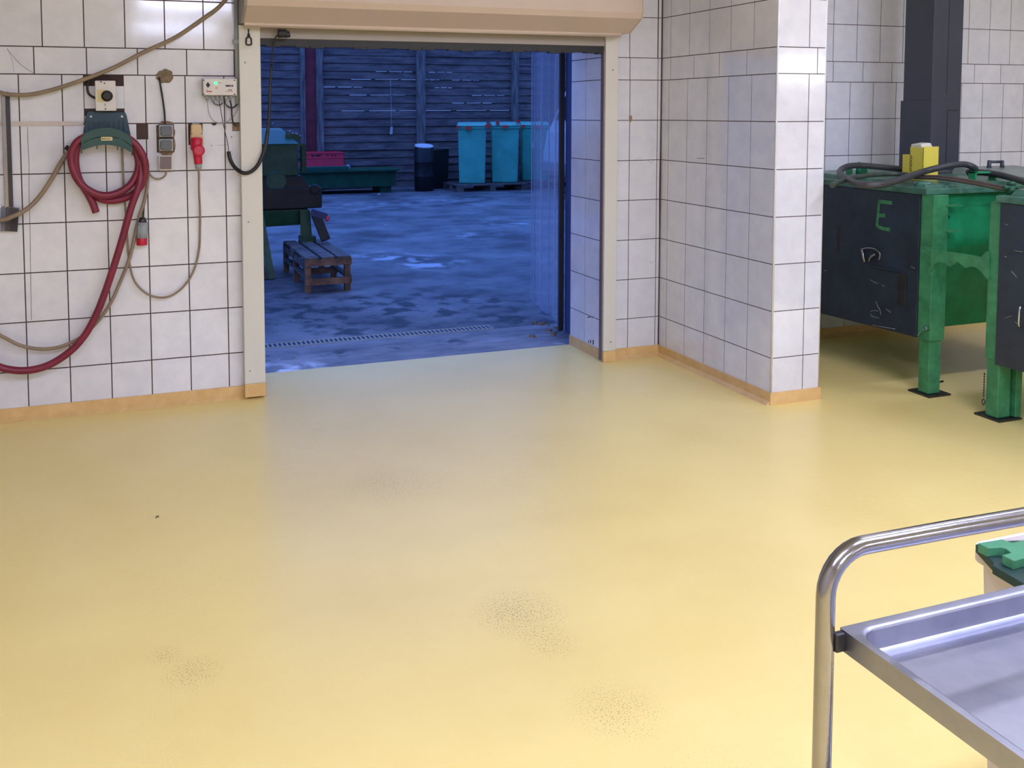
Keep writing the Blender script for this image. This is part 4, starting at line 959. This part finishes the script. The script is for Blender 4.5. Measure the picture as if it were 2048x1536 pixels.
wheelie(BP[2].x+.04, 12.4, zP, 'green wheelie bin half hidden behind the blue plastic strips', [(-.42, .0, .07), (.1, -.01, .1)])

# white van behind the strips
vn = thing('white_van', 'white van seen through the plastic strip curtain', 'van', (6.6, 11.0, 0))
vp = [(4.88, .32), (4.82, .50), (4.84, .78), (4.88, .95), (4.91, 1.15), (5.02, 1.32), (5.36, 2.05), (5.50, 2.30), (6.0, 2.42), (9.6, 2.42), (9.8, 2.2), (9.85, .4), (9.7, .3)]
VX = at(1083, 340, 1, 11.45).x-4.82; VY = -.85
vn_parts = []
MB().prism([(x, 10.4, z) for x, z in vp], (0, 1.9, 0)).build('body', M['vanwhite'], vn, bevel=.06, seg=3)
MB().prism([(x, 10.392, z) for x, z in ((5.28, 1.36), (5.58, 2.0), (6.5, 2.05), (6.5, 1.34))], (0, .01, 0)).build('side_window', M['glass'], vn)
MB().prism([(5.05, 10.6, 1.38), (5.05, 12.1, 1.38), (5.35, 12.1, 2.02), (5.35, 10.6, 2.02)], (-.03, 0, .02)).build('windscreen', M['glass'], vn)
MB().box((4.78, 10.42, .38), (5.0, 12.28, .60)).build('bumper', M['ltgrey'], vn, bevel=.04)
MB().box((4.84, 10.40, .72), (5.1, 10.62, .92)).build('headlamp', M['ltgrey'], vn, bevel=.02)
MB().box((5.45, 10.18, 1.36), (5.60, 10.38, 1.62)).build('mirror', M['vanwhite'], vn, bevel=.03)
for wx in (5.55, 8.9):
    o = MB(); o.lathe((wx, 10.40, .33), [(.33, 0), (.35, .03), (.35, .19), (.33, .22)], axis=(0,1,0)); wo = o.build('wheel', M['black'], vn)
    MB().lathe((wx, 10.395, .33), [(.19, 0), (.17, .02)], axis=(0,1,0)).build('hub_cap', M['ltgrey'], wo)

for o in [x for x in bpy.data.objects if x.parent is vn]: o.location += Vector((VX, VY, 0))

# PVC strips and blue steel frame on the right outside
cu = thing('strip_curtain', 'clear blue-tinted PVC strips gathered at the right outside the doorway', 'strip curtain', (-.2, 1.2, 0))
base = [(-.075, 1.79), (-.14, 1.60), (-.165, 1.42), (-.20, 1.22), (-.225, 1.06), (-.255, .93), (-.27, .86)]
for i in range(len(base)-1):
    (xa, ya_), (xb, yb2) = base[i], base[i+1]
    a_ = Vector((xa, ya_, .02+.01*(i % 2))); b2 = Vector((xb, yb2, .02+.01*(i % 2))); d_ = (b2-a_).normalized(); nn = Vector((-d_.y, d_.x, 0))*(.006*(i % 2))
    ov = d_*.02; a_ = a_-ov+nn; b2 = b2+ov+nn
    th = Vector((-d_.y, d_.x, 0))*.002
    s_ = MB(); T = Vector((0, 0, 2.02)); tw = Vector((.0, -.03, 0))*(i/6)
    s_.hexa([a_, b2, b2+th, a_+th, a_+T+tw, b2+T+tw, b2+T+th+tw, a_+T+th+tw]); so_ = s_.build('strip', M['pvc'], cu)
    MB().beam(a_+th*.5, a_+T+th*.5+tw, .006, .004, (0, 1, 0)).build('strip_edge', M['pvcedge'], so_)
MB().beam((-.05, 1.85, 2.06), (-.29, .80, 2.06), .04, .05).build('rail', M['bluesteel'], cu)
bf = thing('steel_door_frame', 'blue painted steel door post and panel outside the right reveal', 'door frame', (-.3, .7, 0))
MB().box((-.306, .815, -.004), (-.266, .835, 2.12)).build('dark_post', M['duct'], bf, bevel=.003)
MB().hexa([(-.262, .81, -.004), (-.366, .45, -.004), (-.345, .444, -.004), (-.242, .80, -.004), (-.262, .81, 2.12), (-.366, .45, 2.12), (-.345, .444, 2.12), (-.242, .80, 2.12)]).build('panel', M['bluesteel'], bf)
MB().beam((-.362, .50, .02), (-.362, .50, 2.1), .006, .006).build('edge_strip', M['ltgrey'], bf)

# crate-like half pallet near the machine
cp = thing('wooden_crate_pallet', 'small slatted wooden pallet crate standing on the yard ground', 'pallet', (-1.54, 3.3, -.008))
PX0, PX1, PY0, PY1, PH = -1.745, -1.335, 2.80, 3.95, .30
for k in range(3): MB().box((PX0+.005+k*.142, PY0, PH-.02), (PX0+.005+k*.142+.115, PY1, PH)).build('top_board', M['palletgrey'], cp)
for yy in (PY0, (PY0+PY1)/2-.02, PY1-.04):
    MB().box((PX0, yy, PH-.075), (PX1, yy+.03, PH-.021)).build('upper_rail', M['pallet'], cp)
    MB().box((PX0, yy, .06), (PX1, yy+.03, .115)).build('lower_rail', M['pallet'], cp)
    for xx in (PX0+.005, PX1-.055): MB().box((xx, yy+.031, -.008), (xx+.05, yy+.081, PH-.022)).build('block', M['pallet'], cp)
for xx in (PX0, PX1-.06): MB().box((xx, PY0+.02, .116), (xx+.06, PY1-.02, .132)).build('side_board', M['palletgrey'], cp)
for xx in (PX0, PX1-.02): MB().box((xx, PY0+.085, .20), (xx+.02, PY1-.02, .26)).build('side_board', M['palletgrey'], cp)

# machine standing in the yard
ym = thing('yard_tank_machine', 'dark green tank machine outside with its foot on the slatted crate', 'machine', (-2.2, 4.2, 0))
YF = 3.9
q = lambda x, y, Y_=YF: at(x, y, 1, Y_)
L_, Rr = -2.95, q(596, 300).x
z_ = lambda y: q(570, y).z
MB().box((L_, YF, z_(352)), (Rr, 4.75, z_(288))).build('upper_body', M['olive'], ym, bevel=.01)
MB().hexa([(L_, YF-.02, z_(288)), (Rr+.01, YF-.02, z_(288)), (Rr+.02, 4.75, z_(288)), (L_, 4.75, z_(288)), (L_, YF+.25, z_(262)), (Rr-.10, YF+.25, z_(262)), (Rr-.05, 4.6, z_(258)), (L_, 4.6, z_(258))]).build('sloped_lid', M['yardteal'], ym, bevel=.006)
MB().box((q(604, 300).x, YF+.02, z_(345)), (q(613, 300).x, YF+.10, z_(292))).build('side_post', M['yardgreen'], ym)
MB().box((Rr, YF+.06, z_(296)), (q(613, 300).x, YF+.09, z_(288))).build('side_bar', M['yardteal'], ym)
MB().hexa([(L_, YF-.02, z_(395)), (q(632, 400).x, YF-.02, z_(395)), (q(632, 400).x, 4.7, z_(395)), (L_, 4.7, z_(395)), (L_, YF, z_(352)), (q(606, 400).x, YF, z_(352)), (q(606, 400).x, 4.7, z_(352)), (L_, 4.7, z_(352))]).build('drive_cover', M['yarddark'], ym, bevel=.01)
MB().box((L_, YF-.03, z_(418)), (q(643, 400).x, YF+.25, z_(376))).build('drive_box', M['yarddark'], ym, bevel=.012)
MB().lathe((q(552, 360).x, YF-.02, z_(362)), [(.09, 0), (.10, .01), (.10, .03)], axis=(0, 1, 0)).build('round_cover', M['olive'], ym)
MB().hexa([(L_, YF+.05, z_(458)), (q(612, 400).x, YF+.05, z_(452)), (q(612, 400).x, 4.6, z_(452)), (L_, 4.6, z_(458)), (L_, YF+.02, z_(420)), (q(618, 400).x, YF+.02, z_(420)), (q(618, 400).x, 4.6, z_(420)), (L_, 4.6, z_(420))]).build('lower_body', M['yardgreen'], ym, bevel=.01)
f_ = MB(); f_.hexa([q(601, 474, 3.84), q(624, 474, 3.84), q(624, 474, 3.92), q(601, 474, 3.92), q(600, 420, 3.86), q(620, 420, 3.86), q(620, 420, 3.94), q(600, 420, 3.94)])
c = q(612, 474, 3.86); f_.box((q(598, 474).x, 3.80, .30), (q(628, 474).x, 3.94, c.z+.01)); f_.build('foot', M['yardgreen'], ym)
s0, s1 = q(631, 428, 3.72), q(652, 492, 3.62); s1.z = .335
MB().beam(s0, s1, .085, .05, (0, 1, 0)).build('slanted_leg', M['black'], ym)
MB().beam(q(520, 428, 3.75), Vector((q(543, 500, 3.6).x, 3.6, -.005)), .06, .04, (0, 1, 0)).build('slanted_leg', M['olive'], ym)
MB().beam(q(515, 470, 3.7), Vector((q(528, 498, 3.6).x, 3.6, -.005)), .05, .05, (0, 1, 0)).build('slanted_leg', M['black'], ym)
MB().beam(q(622, 424, 3.72), q(654, 433, 3.68), .05, .06, (0, 0, 1)).build('side_lever', M['bluesteel'], ym)
MB().cyl(q(653, 436, 3.68), q(658, 438, 3.67), .03, n=12).build('red_knob', M['crate'], ym)
k_ = MB(); k_.lathe((q(628, 378).x, YF-.05, q(628, 378).z), [(.04, 0), (.05, .02), (.04, .08)], axis=(0,1,0)); k_.build('side_valve', M['yarddark'], ym)
sh_ = MB()
for x_, y_ in ((577, 269), (580, 262), (586, 267), (592, 267), (594, 268), (600, 272), (546, 247)):
    v = q(x_, y_, YF+.1); sh_.lathe(v, [(.001, -.008), (.009, 0), (.001, .008)], n=8)
MB().hexa([q(570, 276, YF+.1), q(600, 282, YF+.1), q(600, 282, YF+.3), q(570, 276, YF+.3), q(572, 264, YF+.1), q(602, 272, YF+.1), q(602, 272, YF+.3), q(572, 264, YF+.3)]).build('top_fitting', M['yardteal'], ym)
sh_.build('bright_nuts', M['chrome'], ym)

# broken mortar by the right end of the threshold
rn = random.Random(11)
for k in range(16):
    v = at(1062+rn.uniform(0, 80), 650+rn.uniform(-6, 26), 2, -.004); s_ = rn.uniform(.012, .035)
    P_ = [v+Vector((s_*math.cos(a_)*rn.uniform(.7, 1.3), s_*math.sin(a_)*rn.uniform(.7, 1.3), -.003)) for a_ in (0, 1.57, 3.14, 4.71)]
    if v.y < .46 or v.x > -.29: continue
    tag(MB().hexa([*P_, *[v+(p-v)*.6+Vector((0, 0, s_*.45)) for p in P_]]).build('mortar_lump', M['mortar']), 'broken mortar lump on the ground at the foot of the blue door post', 'rubble', 'broken mortar lumps by the threshold')
# loose litter on the yard
for x_, y_, lb in ((772, 453, 'small pale scrap lying in the middle of the yard ground'), (758, 389, 'small pale scrap on the ground near the long green box'), (807, 372, 'pale stone on the ground between green box and drum')):
    v = at(x_, y_, 2, -.005); s_ = .03
    tag(MB().hexa([v+Vector((-s_*1.3, -s_, -.002)), v+Vector((s_, -s_*.6, -.002)), v+Vector((s_*1.2, s_, -.002)), v+Vector((-s_, s_*.8, -.002)), v+Vector((-s_, -s_*.5, .02)), v+Vector((s_*.6, -s_*.4, .015)), v+Vector((s_*.8, s_*.6, .02)), v+Vector((-s_*.6, s_*.4, .025))]).build('scrap', M['ltgrey']), lb, 'litter')

# ------------------------------------------------------------------ ceiling lamps (the room's own light)
M['tube_glow'] = mat('lamp_tube', (255, 255, 255), .5, emit=(255, 250, 252), estr=9.)
M['lantern_glow'] = mat('lantern_diffuser', (255, 255, 255), .5, emit=(250, 252, 255), estr=15.)
M['bulb_glow'] = mat('bulb', (255, 255, 255), .5, emit=(255, 252, 250), estr=60.)
for i, (x, y, z, ln, wt, rot) in enumerate(LAMPS):
    lt_ = thing('strip_light', 'white fluorescent strip light fixed below the ceiling', 'ceiling light', (x, y, z), 'fluorescent strip lights')
    MB().box((x-ln/2, y-.09, z+.03), (x+ln/2, y+.09, z+.07)).box((x-ln/2+.1, y-.03, z+.07), (x+ln/2-.1, y+.03, h)).build('housing', M['lamp_body'], lt_)
    for s_ in (-.05, .05): MB().cyl((x-ln/2+.02, y+s_, z+.015), (x+ln/2-.02, y+s_, z+.015), .013, n=12).build('tube', M['tube_glow'], lt_)
    ld = bpy.data.lights.new('strip_light_glow', 'AREA'); ld.shape = 'RECTANGLE'; ld.size = ln*.97; ld.size_y = .18
    ld.energy = wt; ld.color = LCOL
    lo = bpy.data.objects.new('strip_light_glow', ld); COL.objects.link(lo); lo.location = (x, y, z)
for (x, y, z, ln) in LANTERNS:
    lt_ = thing('box_lantern', 'white box lantern hung on rods at the far end of the hall', 'ceiling light', (x, y, z), 'box lanterns')
    MB().box((x-ln/2, y-.08, z-.075), (x+ln/2, y+.08, z+.075)).build('diffuser', M['lantern_glow'], lt_)
    for s_ in (-.4, .4): MB().cyl((x+s_*ln, y, z+.075), (x+s_*ln, y, h), .005, n=6).build('hanger_rod', M['ltgrey'], lt_)
for (x, y, z) in BULBS:
    lt_ = thing('bulkhead_lamp', 'small round wall lamp in the far hall', 'wall lamp', (x, y, z), 'small lamps')
    MB().lathe((x, y, z), [(.001, -.05), (.035, -.035), (.05, 0), (.035, .035), (.001, .05)], n=14).build('globe', M['bulb_glow'], lt_)
    MB().cyl((x, y, z+.04), (x, y, h if y > -16 else z+.3), .008, n=6).build('stem', M['ltgrey'], lt_)
